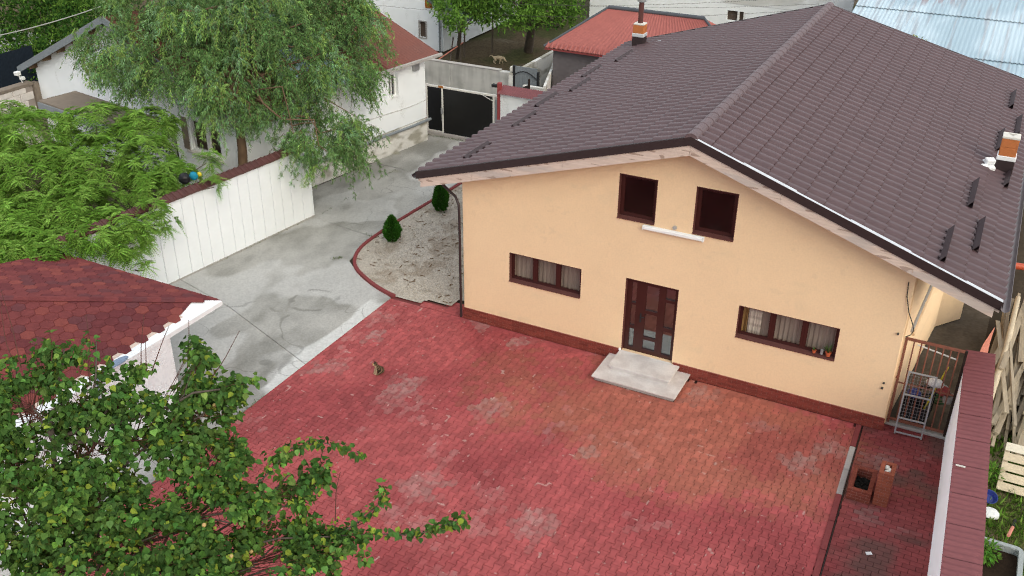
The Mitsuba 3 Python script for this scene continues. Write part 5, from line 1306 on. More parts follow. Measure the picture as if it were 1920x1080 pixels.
ACACIA = [(-10.51,-5.40,2.31, 0.71,0.31), (-9.37,-5.14,2.43, 0.63,0.28), (-8.78,-4.68,2.48, 0.57,0.34), (-10.31,-6.06,2.33, 0.56,0.20), (-9.07,-5.73,2.47, 0.55,0.14), (-11.55,-4.89,2.35, 0.74,0.44), (-14.63,-1.38,3.36, 1.33,0.75), (-13.34,0.00,3.50, 1.27,0.59), (-11.89,0.70,3.44, 1.01,0.51), (-13.47,-2.54,2.57, 1.45,0.96), (-12.23,-1.21,2.68, 1.39,0.90), (-10.81,-0.40,2.84, 0.98,0.74), (-11.95,-3.78,1.98, 1.38,0.69), (-10.62,-3.15,2.35, 1.22,0.69), (-9.59,-1.46,2.59, 0.63,0.47), (-10.24,-4.66,2.06, 1.17,0.26), (-15.03,-2.55,2.80, 0.98,1.31), (-11.92,-4.73,1.88, 0.75,0.45), (-15.95,-1.20,3.71, 0.68,0.42), (-9.20,-3.68,2.37, 0.66,0.37), (-9.63,-0.53,2.68, 0.64,0.40)]
SPRAYS = [(-8.72,-4.31,2.41, 0.57,0.36), (-8.51,-3.64,2.50, 0.51,0.32), (-8.33,-2.81,2.66, 0.44,0.27), (-8.21,-3.44,2.16, 0.41,0.44), (-8.21,-3.75,1.64, 0.29,0.29), (-8.08,-2.64,2.32, 0.42,0.24), (-8.84,-4.94,2.31, 0.31,0.20), (-9.00,0.11,3.00, 0.45,0.29), (-8.07,-0.64,2.67, 0.31,0.19), (-8.32,-4.29,2.10, 0.29,0.29), (-8.36,-3.69,2.07, 0.58,0.44), (-8.02,-3.71,1.34, 0.21,0.18)]
APRICOT = [(0.67,-13.98,4.88, 0.38,0.45), (1.34,-14.51,4.30, 0.44,0.36), (1.58,-13.90,4.68, 0.37,0.37), (0.58,-13.37,5.56, 0.69,0.53),(0.98,-12.76,5.59, 0.55,0.47),(0.91,-13.78,5.01, 0.75,0.53),(1.51,-13.17,5.09, 0.69,0.46),(0.48,-12.58,6.08, 0.17,0.31),(1.80,-12.48,5.36, 0.27,0.39),(2.16,-11.80,5.77, 0.32,0.39),(2.51,-11.96,5.21, 0.55,0.39),(2.39,-12.54,4.98, 0.54,0.39),(1.33,-14.27,4.49, 0.74,0.59),(1.98,-13.64,4.56, 0.67,0.52),(2.44,-12.98,4.63, 0.53,0.38),(2.88,-12.37,4.65, 0.55,0.39),(3.28,-12.29,4.44, 0.31,0.31),(2.88,-13.51,4.24, 0.67,0.44),(3.52,-12.84,4.17, 0.61,0.45),(3.98,-12.35,4.17, 0.46,0.46),(3.89,-11.93,4.52, 0.35,0.27),(4.27,-11.82,4.38, 0.27,0.27),(4.67,-12.29,3.91, 0.46,0.38),(4.99,-12.25,3.71, 0.38,0.23),(2.09,-14.48,4.13, 0.86,0.29),(3.26,-13.94,4.04, 0.86,0.25),(4.16,-13.09,3.86, 0.89,0.22),(2.97,-11.58,5.66, 0.24,0.09),(0.09,-13.14,5.91, 0.31,0.23),(0.96,-12.39,6.21, 0.12,0.16),(1.60,-12.18,5.82, 0.14,0.09),(2.92,-12.26,4.78, 0.23,0.23)]
WALNUT=[(-11.80,19.84,3.42, 1.00,0.65), (-10.96,20.91,3.43, 1.52,0.76), (-11.40,18.55,3.06, 0.64,0.54), (-10.57,18.18,2.80, 0.39,0.39), (-10.68,20.65,2.76, 0.76,0.51), (-11.75,21.56,4.10, 1.54,0.77), (-10.01,22.40,2.99, 1.81,0.88), (-8.83,24.15,2.78, 1.32,0.79), (-9.96,20.91,2.59, 0.91,0.51), (-9.03,21.90,2.39, 0.87,0.51), (-8.33,24.97,2.67, 0.96,0.75), (-10.44,25.62,3.39, 2.45,1.09), (-8.02,25.34,1.97, 0.67,0.54), (-11.53,24.19,4.05, 2.40,1.07), (-9.71,27.29,3.44, 2.50,1.11), (-8.66,23.84,2.13, 0.66,0.42)]
DARK = [(-30.27,10.32,3.15, 1.50,1.00),(-27.83,10.43,3.39, 1.23,0.98),(-25.62,10.29,3.42, 1.20,0.96),(-28.98,8.92,1.87, 1.47,0.74),(-25.90,8.76,2.18, 1.42,0.71),(-26.56,7.49,1.68, 1.17,0.42),(-24.24,9.36,2.84, 0.94,0.94),(-29.16,10.35,2.28, 1.50,1.00),(-27.93,11.78,3.61, 1.50,0.75),(-27.21,7.21,1.78, 0.94,0.52),(-31.48,10.43,2.24, 1.28,1.28),(-25.65,11.54,3.41, 0.98,0.98),(-26.35,8.34,1.86, 1.18,0.59),(-26.96,10.35,2.54, 1.23,0.86)]
ARMS = [[ (3.43,-12.72,4.24),(3.67,-12.14,4.58),(3.84,-11.75,4.86),(4.20,-11.52,4.95),(4.74,-11.25,4.72) ],[ (4.12,-12.57,3.91),(4.74,-12.15,3.87),(5.23,-11.79,3.84),(5.79,-11.52,3.83),(6.10,-11.28,3.95),(6.33,-11.02,3.98) ],[ (4.87,-12.06,3.91),(5.10,-11.71,4.08),(5.23,-11.54,4.25),(5.19,-11.36,4.38) ],[ (2.52,-12.08,5.20),(2.52,-11.80,5.46),(2.84,-11.56,5.60),(3.11,-11.40,5.62) ]]
WHIPS = [[ (0.86,-12.70,5.80),(0.91,-12.46,6.14),(0.66,-12.24,6.50) ],[ (0.26,-13.25,6.02),(-0.05,-13.10,6.30),(-0.34,-12.83,6.80) ],[ (0.32,-13.21,6.02),(0.02,-12.99,6.44),(-0.35,-12.77,6.90) ],[ (0.54,-12.91,5.92),(0.49,-12.77,6.19),(0.40,-12.70,6.39) ],[ (1.58,-12.23,5.75),(1.49,-12.07,6.09),(1.35,-11.79,6.46) ],[ (1.65,-12.20,5.75),(1.57,-12.07,6.02),(1.44,-11.91,6.18) ],[ (1.71,-12.14,5.78),(1.68,-11.83,6.11),(1.72,-11.69,6.32) ],[ (2.10,-11.83,5.77),(2.03,-11.65,6.11),(1.89,-11.46,6.34) ],[ (2.40,-11.82,5.53),(2.49,-11.47,5.82),(2.60,-11.18,6.21) ],[ (2.62,-11.83,5.32),(2.69,-11.63,5.60),(2.65,-11.48,5.67) ],[ (4.79,-12.10,3.91),(4.61,-11.77,4.38),(4.56,-11.57,4.56) ],[ (4.10,-12.25,4.24),(4.08,-12.01,4.45),(4.05,-11.81,4.59) ],[ (4.87,-12.07,3.90),(5.12,-11.74,4.01),(5.24,-11.50,4.32),(5.19,-11.36,4.38) ],[ (4.27,-11.70,4.59),(4.26,-11.60,4.76),(4.26,-11.54,4.86) ],[ (2.24,-11.86,5.59),(2.17,-11.71,5.91),(2.07,-11.49,6.13) ]]
# ------------------------------------------------------------------ vegetation
def rand_unit(n, r):
    v = r.normal(size=(n, 3)); return v / np.linalg.norm(v, axis=1, keepdims=True)
def leaves(P, D, N, L, Wd, fold=0.25, col=None, round_=False):
    """One folded leaf per row: P base, D direction, N face normal, L length, Wd width."""
    S = np.cross(D, N); S /= np.linalg.norm(S, axis=1, keepdims=True) + 1e-9
    N = np.cross(S, D)
    L, Wd = np.broadcast_to(L, len(P))[:, None], np.broadcast_to(Wd, len(P))[:, None]
    h = Wd * fold
    if round_:
        pts = [P, P + D * L * 0.16 + S * Wd * 0.42 + N * h, P + D * L * 0.52 + S * Wd * 0.46 + N * h * .8, P + D * L - N * h * .7, P + D * L * 0.52 - S * Wd * 0.46 + N * h * .8, P + D * L * 0.16 - S * Wd * 0.42 + N * h, P + D * L * 0.5]
        tri = [[0, 1, 6], [1, 2, 6], [2, 3, 6], [3, 4, 6], [4, 5, 6], [5, 0, 6]]
    else:
        pts = [P, P + D * L * 0.45 + S * Wd * 0.5 + N * h, P + D * L, P + D * L * 0.45 - S * Wd * 0.5 + N * h]
        tri = [[0, 1, 2], [0, 2, 3]]
    k = len(pts)
    v = np.stack(pts, 1).reshape(-1, 3)
    f = (np.arange(len(P))[:, None, None] * k + np.array(tri)[None]).reshape(-1, 3)
    c = None if col is None else np.repeat(col, k, axis=0)
    return v, f, c
def tint(n, base, r, spread=0.25, hue=0.12, pale=None, pshare=0.0):
    c = np.tile(np.asarray(base, float), (n, 1)) * np.exp(r.normal(0, spread, n))[:, None]
    c *= np.exp(r.normal(0, hue, (n, 3)))
    if pale is not None:
        m = r.random(n) < pshare; c[m] = np.asarray(pale) * np.exp(r.normal(0, 0.15, (m.sum(), 1)))
    return np.clip(c, 0.004, 0.8)
def in_lobes(lobes, n, r, shell=0.55, squash=1.0):
    """n points in the lobes (x, y, z, r_across, r_up), nearer their skins, in proportion to each lobe's skin."""
    lobes = np.array(lobes); w = lobes[:, 3] * (lobes[:, 3] + lobes[:, 4]); i = r.choice(len(lobes), n, p=w / w.sum())
    u = rand_unit(n, r); rad = r.uniform(shell, 1.0, n) ** 0.6
    o = lobes[i]; s = np.stack([o[:, 3], o[:, 3] * squash, o[:, 4]], 1)
    return o[:, :3] + u * s * rad[:, None], u, i
def put_leaves(name, parent, chunks, bsdf, kind=None):
    v = np.vstack([c[0] for c in chunks]); n = 0; f = []
    for c in chunks:
        f.append(c[1] + n); n += len(c[0])
    key = numbered(parent + '__' + name)
    scene[key] = mikit.ply(trimesh.Trimesh(v, np.vstack(f), process=False), bsdf, color=np.vstack([c[2] for c in chunks]))
    if kind: tag(key, kind=kind)
    return key
def limb(a, b, r0, r1, wob, r, n=8):
    a, b = np.asarray(a, float), np.asarray(b, float)
    t = np.linspace(0, 1, n)[:, None]
    p = a * (1 - t) + b * t
    p[1:-1] += r.normal(0, wob, (n - 2, 3)) * np.linalg.norm(b - a)
    return p, np.linspace(r0, r1, n)

# ---- corkscrew willow behind the fence
r = np.random.default_rng(31)
TW_ = thing('willow_tree', 'tall grey-green willow with drooping curly shoots behind the white fence', 'tree')
tr = MB()
base = np.array([(-9.75, 2.35, 0), (-9.8, 2.45, 1.2), (-9.82, 2.6, 2.4), (-9.9, 2.7, 3.4), (-10.05, 2.75, 4.3), (-10.4, 3.1, 5.3), (-10.7, 3.6, 6.4), (-11.0, 4.1, 7.3)])
tr.tube(base, np.array([0.19, 0.165, 0.15, 0.13, 0.10, 0.07, 0.05, 0.03]), 10)
put('trunk', tr, 'bark_brown', TW_, smooth=True)
lim = MB()
for j, lo in enumerate(WILLOW):
    a = base[min(3 + j % 4, 6)]
    p, q = limb(a, np.array(lo[:3]), 0.045, 0.014, 0.045, r)
    lim.tube(p, q, 6)
put('limbs', lim, 'bark_brown', TW_, smooth=True)
ch = []; tw = MB()
ns = 7600
C0, CU, _ = in_lobes(WILLOW, 420, r, 0.45)                # shoots hang in clumps
CL = r.integers(0, len(C0), ns); cl_tone = r.random(len(C0))
P0 = C0[CL] + rand_unit(ns, r) * r.uniform(0, 1, (ns, 1)) ** 0.5 * (0.50, 0.50, 0.36); U = unit(CU[CL] + 0.6 * rand_unit(ns, r)) if False else (CU[CL] + 0.6 * rand_unit(ns, r))
for i in range(ns):
    d0 = unit(U[i] * (1, 1, 0.5) + r.normal(0, 0.5, 3) + (0, 0, 0.25)); L_ = r.uniform(0.5, 1.05); m = 9
    t = np.linspace(0, 1, m)[:, None]
    path = P0[i] + d0 * L_ * 0.55 * t - np.array((0, 0, 1)) * L_ * 0.75 * t ** 1.7
    path += 0.025 * np.sin(t * r.uniform(8, 14) + r.uniform(0, 6, 3))
    k = int(L_ * 44)
    tt_ = r.uniform(0.08, 1, k); xi = tt_ * (m - 1); a = np.floor(xi).astype(int).clip(0, m - 2); fr = (xi - a)[:, None]
    pp = path[a] * (1 - fr) + path[a + 1] * fr
    D = unit(path[-1] - path[0]) * 0.55 + rand_unit(k, r) * 0.75 + np.array((0, 0, -0.35)); D /= np.linalg.norm(D, axis=1, keepdims=True)
    N = rand_unit(k, r) * 0.8 + np.array((0, 0, 0.7))
    base_c = (0.150, 0.262, 0.092) if cl_tone[CL[i]] < 0.6 else ((0.230, 0.360, 0.105) if r.random() < 0.5 else (0.190, 0.320, 0.155))
    ch.append(leaves(pp, D, N, r.uniform(0.09, 0.165, k), r.uniform(0.022, 0.038, k), 0.2, tint(k, np.array(base_c) * math.exp(r.normal(0, 0.16)), r, 0.22, 0.08)))
    if i % 4 == 0:
        tw.tube(path[::2], np.linspace(0.007, 0.003, len(path[::2])), 4, False)
put_leaves('crown', TW_, ch, 'leaf_soft')
put('twigs', tw, 'twig_brown', TW_, kind='stuff')

# ---- feathery acacia at the left
r = np.random.default_rng(32)
TA = thing('acacia_tree', 'bright green feathery acacia spreading over the fence at the left', 'tree')
bs = np.array([(-11.2, -2.3, 0), (-11.25, -2.2, 0.7), (-11.3, -2.1, 1.3)])
put('trunk', MB().tube(bs, np.array([0.16, 0.14, 0.12]), 10), 'bark_grey', TA, smooth=True)
lim = MB()
for lo in ACACIA + SPRAYS:
    p, q = limb(bs[1 + len(lim.v) % 2], np.array(lo[:3]) - (0, 0, 0.1), 0.055, 0.015, 0.03, r); lim.tube(p, q, 6)
put('limbs', lim, 'bark_grey', TA, smooth=True)
ch = []
nt = 1500
P0, U, _ = in_lobes(ACACIA, nt, r, 0.5)
P1, U1, _ = in_lobes(SPRAYS, 110, r, 0.3)
P0, U = np.vstack([P0, P1]), np.vstack([U, U1]); nt = len(P0)
def pinnate(p, dirn, L_, r, c):
    """One bipinnate leaf: a drooping spine with narrow paired leaflets that reads as a feather."""
    m = 10
    t = np.linspace(0, 1, m)[:, None]
    sp = p + dirn * L_ * t - np.array((0, 0, 1)) * L_ * 0.55 * t ** 2
    tan = np.gradient(sp, axis=0); tan /= np.linalg.norm(tan, axis=1, keepdims=True)
    side = np.cross(tan, (0, 0, 1)); side /= np.linalg.norm(side, axis=1, keepdims=True) + 1e-9
    q, s = np.tile(sp[1:], (2, 1)), np.vstack([side[1:], -side[1:]])
    D = s * 0.85 + np.tile(tan[1:], (2, 1)) * 0.5 + np.array((0, 0, -0.18)); D /= np.linalg.norm(D, axis=1, keepdims=True)
    N = np.tile(np.array((0, 0, 1.0)), (len(q), 1)) + r.normal(0, 0.15, (len(q), 3))
    w = 0.075 * np.tile((np.sin(math.pi * np.linspace(0.2, 0.97, m - 1)) ** 0.5), 2)
    return leaves(q, D, N, w, 0.040, 0.1, tint(len(q), c, r, 0.12, 0.05))
for i in range(nt):
    up = unit(U[i] * (1, 1, 0.6) + (0, 0, 0.5) + r.normal(0, 0.2, 3))
    k = r.integers(8, 13); a0 = r.uniform(0, 6.28)
    e1 = unit(np.cross(up, (0.3, 0.2, 1))); e2 = np.cross(up, e1)
    cb = np.array((0.140, 0.275, 0.042) if r.random() < 0.55 else (0.215, 0.375, 0.072)) * math.exp(r.normal(0, 0.14))
    for j in range(k):
        a = a0 + j * 6.283 / k + r.normal(0, 0.15)
        d_ = unit(math.cos(a) * e1 + math.sin(a) * e2 + up * r.uniform(0.15, 0.7))
        ch.append(pinnate(P0[i], d_, r.uniform(0.18, 0.42), r, cb * math.exp(r.normal(0, 0.12))))
put_leaves('crown', TA, ch, 'leaf_soft')

# ---- apricot tree close to the viewer
r = np.random.default_rng(33)
TP = thing('apricot_tree', 'leafy apricot tree with bare upright whips in the lower left foreground', 'tree')
bs = np.array([(1.5, -14.6, -0.05), (1.48, -14.4, 1.2), (1.42, -14.15, 2.4), (1.3, -13.95, 3.4), (1.2, -13.8, 4.3), (1.05, -13.5, 5.2)])
put('trunk', MB().tube(bs, np.array([0.13, 0.11, 0.095, 0.075, 0.055, 0.03]), 10), 'bark_grey', TP, smooth=True)
lim = MB(); tips = []
for j, lo in enumerate(APRICOT):
    a = bs[2 + j % 4]; b = np.array(lo[:3])
    if b[2] < a[2] - 0.3: a = bs[2]
    p, q = limb(a, b, 0.035, 0.010, 0.03, r); lim.tube(p, q, 6); tips.append(p)
for arm in ARMS:
    arm = np.array(arm); lim.tube(arm, np.linspace(0.014, 0.004, len(arm)), 6)
lim.tube([bs[2], (2.6, -13.3, 3.3), ARMS[1][0]], np.array([0.045, 0.03, 0.014]), 6)
lim.tube([bs[3], (2.5, -13.2, 4.0), ARMS[0][0]], np.array([0.04, 0.028, 0.014]), 6)
put('limbs', lim, 'bark_grey', TP, smooth=True)
for w in WHIPS:
    wh = MB()
    w = np.array(w); t = np.linspace(0, 1, 8)
    pts = np.stack([np.interp(t, np.linspace(0, 1, len(w)), w[:, k]) for k in range(3)], 1)
    wh.tube(pts, np.linspace(0.009, 0.004, 8), 5)
    put('whip', wh, 'twig_brown', TP, smooth=True)
ch = []; tw = MB()
def spur(p, axis, k, r, spread=0.10, size=1.0, fresh=0.05):
    """A rosette of stalked leaves round a short spur."""
    axis = unit(axis)
    D = rand_unit(k, r) * 0.9 + axis * 0.55 + np.array((0, 0, 0.05)); D /= np.linalg.norm(D, axis=1, keepdims=True)
    P = p + D * r.uniform(0.25, 1.0, (k, 1)) * spread
    D2 = D * (1, 1, 0.5) + np.array((0, 0, -0.55)) + r.normal(0, 0.25, (k, 3)); D2 /= np.linalg.norm(D2, axis=1, keepdims=True)
    N = np.tile(np.array((0.05, -0.25, 1.0)), (k, 1)) + r.normal(0, 0.42, (k, 3))
    L_ = r.uniform(0.055, 0.125, k) * size
    cb = np.array((0.068, 0.140, 0.036) if r.random() < 0.62 else (0.112, 0.210, 0.046)) * math.exp(r.normal(0, 0.15))
    ch.append(leaves(P, D2, N, L_, L_ * r.uniform(0.78, 0.98, k), 0.22, tint(k, cb, r, 0.26, 0.08, (0.26, 0.34, 0.05), fresh), True))
    ch.append(leaves(np.tile(p, (k, 1)), P - p + 1e-6, rand_unit(k, r), 1.0, 0.05, 0.0, np.tile((0.16, 0.09, 0.04), (k, 1))) if False else (np.zeros((0, 3)), np.zeros((0, 3), int), np.zeros((0, 3))))
nsp = 2500
C0, CU, CI = in_lobes(APRICOT, 300, r, 0.35)               # spurs sit in clusters along the twigs, with gaps between
CL = np.concatenate([np.arange(300), r.integers(0, 300, nsp - 300)])
P0 = C0[CL] + rand_unit(nsp, r) * r.uniform(0, 0.24, (nsp, 1)); U = CU[CL]; I = CI[CL]
for i in range(nsp):
    spur(P0[i], U[i] + (0, 0, 0.6), r.integers(6, 12), r, 0.13)
    if i % 4 == 0:
        lo = APRICOT[I[i]]; a = bs[2 + I[i] % 4] if lo[2] >= bs[2 + I[i] % 4][2] - 0.3 else bs[2]; t = r.uniform(0.55, 0.98); c = a * (1 - t) + np.array(lo[:3]) * t
        tw.tube([c, (c + P0[i]) / 2 + r.normal(0, 0.03, 3), P0[i]], np.array([0.006, 0.0045, 0.0025]), 4, False)
for arm in ARMS:
    arm = np.array(arm); seg = np.linalg.norm(np.diff(arm, axis=0), axis=1).sum()
    for t in np.arange(0.1, 1.01, 0.045 / seg * 1.0):
        x = t * (len(arm) - 1); a = min(int(x), len(arm) - 2)
        spur(arm[a] * (1 - x + a) + arm[a + 1] * (x - a), r.normal(0, 0.5, 3) + (0, 0, 0.5), r.integers(3, 7), r, 0.10, 0.95, 0.12)
for w in WHIPS:
    w = np.array(w)
    for _ in range(3):
        t = r.uniform(0.0, 0.4); p = w[0] * (1 - t) + w[1] * t
        spur(p, (0, 0, 1), 3, r, 0.05, 0.7, 0.35)
put_leaves('crown', TP, ch, 'leaf_gloss')
put('twigs', tw, 'twig_brown', TP, kind='stuff')
fr = trimesh.creation.icosphere(2); fr.apply_scale(0.030)
mat('apricot_fruit', lambda p, n, uv: mix((0.50, 0.28, 0.12), (0.50, 0.40, 0.16), noise(p.x * 9, p.y * 9, p.z * 9)), 0.6, 0.3)
frs = mikit.ply(fr, 'apricot_fruit', smooth=True)
for i in range(34):
    copy_piece('fruit', frs, mv(*(P0[r.integers(0, nsp)] + r.normal(0, 0.08, 3))), TP)

# ---- walnut trees across the street, dark trees behind the white house
def mass_tree(name, label, lobes, n, seed, cols, llen, lwid, base, bark='bark_grey', trunk_r=0.16, group=None, per=9, spread=0.35):
    r = np.random.default_rng(seed)
    t = thing(name, label, 'tree', group)
    lo = np.array(lobes); top = lo[:, :3].mean(0)
    b = np.array(base, float)
    put('trunk', MB().tube([b, b + (top - b) * 0.35 + (0, 0, 0.3), b + (top - b) * 0.8], np.array([trunk_r, trunk_r * 0.8, trunk_r * 0.4]), 9), bark, t, smooth=True)
    lim = MB()
    for l in lo:
        p, q = limb(b + (top - b) * 0.5, l[:3], trunk_r * 0.4, 0.015, 0.03, r, 6); lim.tube(p, q, 5)
    put('limbs', lim, bark, t, smooth=True)
    P0, U, _ = in_lobes(lobes, n, r, 0.45)
    ch = []
    P = np.repeat(P0, per, axis=0); k = len(P)
    axis = np.repeat(U * (1, 1, 0.4) + r.normal(0, 0.4, U.shape), per, axis=0)
    D = axis * 0.6 + rand_unit(k, r) + np.array((0, 0, -0.45)); D /= np.linalg.norm(D, axis=1, keepdims=True)
    P = P + rand_unit(k, r) * spread * r.random((k, 1))
    N = r.normal(0, 0.4, (k, 3)) + (0, -0.15, 1)
    cb = np.array(cols)[r.integers(0, len(cols), n)] * np.exp(r.normal(0, 0.15, (n, 1)))
    c = np.repeat(cb, per, axis=0) * np.exp(r.normal(0, 0.2, (k, 1)))
    put_leaves('crown', t, [leaves(P, D, N, r.uniform(0.7, 1.25, k) * llen, r.uniform(0.8, 1.2, k) * lwid, 0.2, np.clip(c, 0.004, 0.8))], 'leaf_soft')
    return t
wl = np.array(WALNUT); wl[:, 2] += 0.45
A_ = np.arange(len(wl)) < 6
mass_tree('walnut_tree', 'walnut tree with broad green leaves shading the lean-to corner across the street', wl[A_], 800, 41, [(0.10, 0.21, 0.035), (0.075, 0.16, 0.03), (0.14, 0.26, 0.045)], 0.20, 0.085, (-13.67, 23.3, 0), trunk_r=0.11)
mass_tree('walnut_tree', 'larger walnut tree with a thick trunk in the middle of the dirt yard', wl[~A_], 1300, 42, [(0.10, 0.21, 0.035), (0.075, 0.16, 0.03), (0.14, 0.26, 0.045)], 0.20, 0.085, (-11.1, 26.5, 0), trunk_r=0.26)
dk = np.array(DARK)
dl = ['dark green tree at the top left corner of the view', 'dark green tree standing just left of the white house gable', 'lighter dark tree behind the blue net']
for j in range(3):
    sel = dk[j::3]
    mass_tree('yard_tree', dl[j], np.vstack([sel, [[sel[:, 0].mean() - 2, sel[:, 1].mean() + 3, 4.5, 2.2, 1.6]]]), 900, 50 + j, [(0.060, 0.140, 0.026), (0.035, 0.090, 0.02), (0.120, 0.225, 0.038)], 0.20, 0.08, (sel[:, 0].mean(), sel[:, 1].mean(), 0), trunk_r=0.15)
# hedge-like growth behind the far yard, one dark mass
r = np.random.default_rng(60)
n = 9000
P = np.column_stack([r.uniform(-22, 6, n) - 4, r.uniform(31, 34, n), r.uniform(0.0, 5.0, n) ** 1.0])
P = P[(P[:, 0] < -11.6) & (P[:, 0] > -24)]
D = rand_unit(len(P), r); 
v, f, c = leaves(P, D, r.normal(0, .4, (len(P), 3)) + (0, -.3, 1), 0.35, 0.16, 0.2, tint(len(P), (0.03, 0.07, 0.015), r))
scene['undergrowth'] = mikit.ply(trimesh.Trimesh(v, f, process=False), 'leaf_soft', color=c)
tag('undergrowth', 'dark mass of undergrowth closing the dirt yard at the back', kind='stuff')

# ---- clipped thuja shrubs in the gravel bed
def thuja(x, y, h, w, label, seed):
    r = np.random.default_rng(seed)
    t = thing('thuja_shrub', label, 'shrub')
    put('stem', MB().tube([(x, y, 0.0), (x, y, h * 0.5)], 0.022, 7), 'bark_brown', t)
    n = 5200
    z = r.beta(1.25, 1.5, n); a = r.uniform(0, 6.283, n)
    prof = np.sin(math.pi * np.clip(z * 0.9 + 0.14, 0, 1)) ** 0.75 * (1 - 0.25 * z)
    lump = 0.62 + 0.80 * meshkit.fbm(np.column_stack([np.cos(a) * 1.6, np.sin(a) * 1.6, z * 4]) + seed, 3)
    rr = w / 2 * prof * lump * r.uniform(0.6, 1.0, n) ** 0.4
    P = np.column_stack([x + rr * np.cos(a), y + rr * np.sin(a), 0.07 + z * h])
    D = np.column_stack([np.cos(a) * 0.55, np.sin(a) * 0.55, np.full(n, 0.9)]) + r.normal(0, 0.35, (n, 3)); D /= np.linalg.norm(D, axis=1, keepdims=True)
    N = np.column_stack([-np.sin(a), np.cos(a), np.zeros(n)]) + r.normal(0, 0.7, (n, 3))
    put_leaves('foliage', t, [leaves(P, D, N, r.uniform(0.05, 0.13, n), r.uniform(0.02, 0.035, n), 0.15, tint(n, (0.034, 0.115, 0.015), r, 0.35, 0.10))], 'leaf_soft')
thuja(-4.42, 3.10, 0.86, 0.52, 'rounded dark green thuja at the near end of the gravel bed', 71)
thuja(-4.28, 5.90, 1.06, 0.50, 'taller egg-shaped thuja farther along the gravel bed', 72)

# ---- weeds in the yard on the right, the plant in the tub, grass tufts at the wall foot
def tufts(n, area, seed, hmin, hmax, cols, wid=0.014, excl=None):
    r = np.random.default_rng(seed)
    x, y = r.uniform(area[0], area[1], n), r.uniform(area[2], area[3], n)
    dens = meshkit.fbm(np.column_stack([x * 1.3, y * 1.3, 0 * x]), 3)
    m = dens > r.uniform(0.30, 0.62, n); x, y = x[m], y[m]; n = len(x)
    D = r.normal(0, 0.5, (n, 3)) + (0, 0, 0.9); D /= np.linalg.norm(D, axis=1, keepdims=True)
    c = np.array(cols)[r.integers(0, len(cols), n)] * np.exp(r.normal(0, 0.25, (n, 1)))
    return leaves(np.column_stack([x, y, np.full(n, -0.03)]), D, rand_unit(n, r), r.uniform(hmin, hmax, n), r.uniform(0.7, 1.4, n) * wid, 0.2, c)
g1 = tufts(16000, (13.0, 16.5, -7, 1.2), 80, 0.05, 0.20, [(0.11, 0.19, 0.03), (0.15, 0.22, 0.05), (0.09, 0.15, 0.025), (0.25, 0.23, 0.10)], 0.016)
g2 = tufts(5000, (13.0, 16.5, -7, 1.2), 81, 0.10, 0.30, [(0.10, 0.20, 0.03), (0.16, 0.27, 0.05)], 0.05)
v = np.vstack([g1[0], g2[0]]); f = np.vstack([g1[1], g2[1] + len(g1[0])])
scene['grass'] = mikit.ply(trimesh.Trimesh(v, f, process=False), 'leaf_soft', color=np.vstack([g1[2], g2[2]]))
tag('grass', 'grass and broad weeds growing beyond the boundary wall', kind='stuff')
def leafy(name, label, cat, c, n, rad, h, ll, lw, col, seed, parent=None):
    r = np.random.default_rng(seed)
    P, U, _ = in_lobes([(c[0], c[1], c[2] + h / 2, rad, h / 2)], n, r, 0.2)
    D = U * (1, 1, 0.3) + r.normal(0, 0.4, (n, 3)); D /= np.linalg.norm(D, axis=1, keepdims=True)
    v, f, cc = leaves(P, D, r.normal(0, .35, (n, 3)) + (0, 0, 1), r.uniform(.6, 1.2, n) * ll, r.uniform(.6, 1.2, n) * lw, 0.2, tint(n, col, r))
    key = numbered(name if parent is None else parent + '__' + name)
    scene[key] = mikit.ply(trimesh.Trimesh(v, f, process=False), 'leaf_soft', color=cc)
    if parent is None: tag(key, label, cat)
leafy('plant', '', '', (13.62, -3.75, 0.30), 220, 0.26, 0.30, 0.12, 0.06, (0.11, 0.23, 0.04), 90, TB)
leafy('tall_weed', 'bright green weed growing up beside the pallet', 'weed', (13.58, -0.95, 0.05), 120, 0.15, 0.45, 0.16, 0.035, (0.13, 0.27, 0.04), 91)
leafy('roof_creeper', 'small yellow-green creeper growing over the blue shed roof edge', 'plant', (8.3, 24.0, 3.0), 260, 0.55, 0.6, 0.13, 0.07, (0.20, 0.25, 0.05), 92)
gt = []
r = np.random.default_rng(95)
for (xa, ya, xb, yb, n) in ((-8.58, -2.0, -7.88, 3.6, 160), (-9.5, 5.9, -8.5, 11.9, 260), (-6.9, 3.40, -5.2, 3.15, 140), (-8.9, 12.4, -6.0, 12.45, 260), (-2.42, -7.5, -2.4, -5.4, 120), (-5.05, 1.7, -5.4, 1.2, 90), (-7.8, 3.6, -7.8, 8.6, 90), (-7.0, 8.6, -5.4, 8.95, 160)):
    t = r.random(n); x = xa + (xb - xa) * t + r.normal(0, 0.03, n); y = ya + (yb - ya) * t + r.normal(0, 0.03, n)
    m = meshkit.noise(np.column_stack([x * 1.7, y * 1.7, 0 * x])) > 0.5; x, y = x[m], y[m]; n = len(x)
    D = r.normal(0, 0.6, (n, 3)) + (0, 0, 0.6); D /= np.linalg.norm(D, axis=1, keepdims=True)
    gt.append(leaves(np.column_stack([x, y, np.full(n, 0.0)]), D, rand_unit(n, r), r.uniform(0.03, 0.11, n), 0.014, 0.2, tint(n, (0.08, 0.11, 0.03), r)))
v = np.vstack([g[0] for g in gt]); o = np.cumsum([0] + [len(g[0]) for g in gt[:-1]])
scene['crack_weeds'] = mikit.ply(trimesh.Trimesh(v, np.vstack([g[1] + k for g, k in zip(gt, o)]), process=False), 'leaf_soft', color=np.vstack([g[2] for g in gt]))
tag('crack_weeds', 'small weeds growing in the joints and edges of the driveway', kind='stuff')

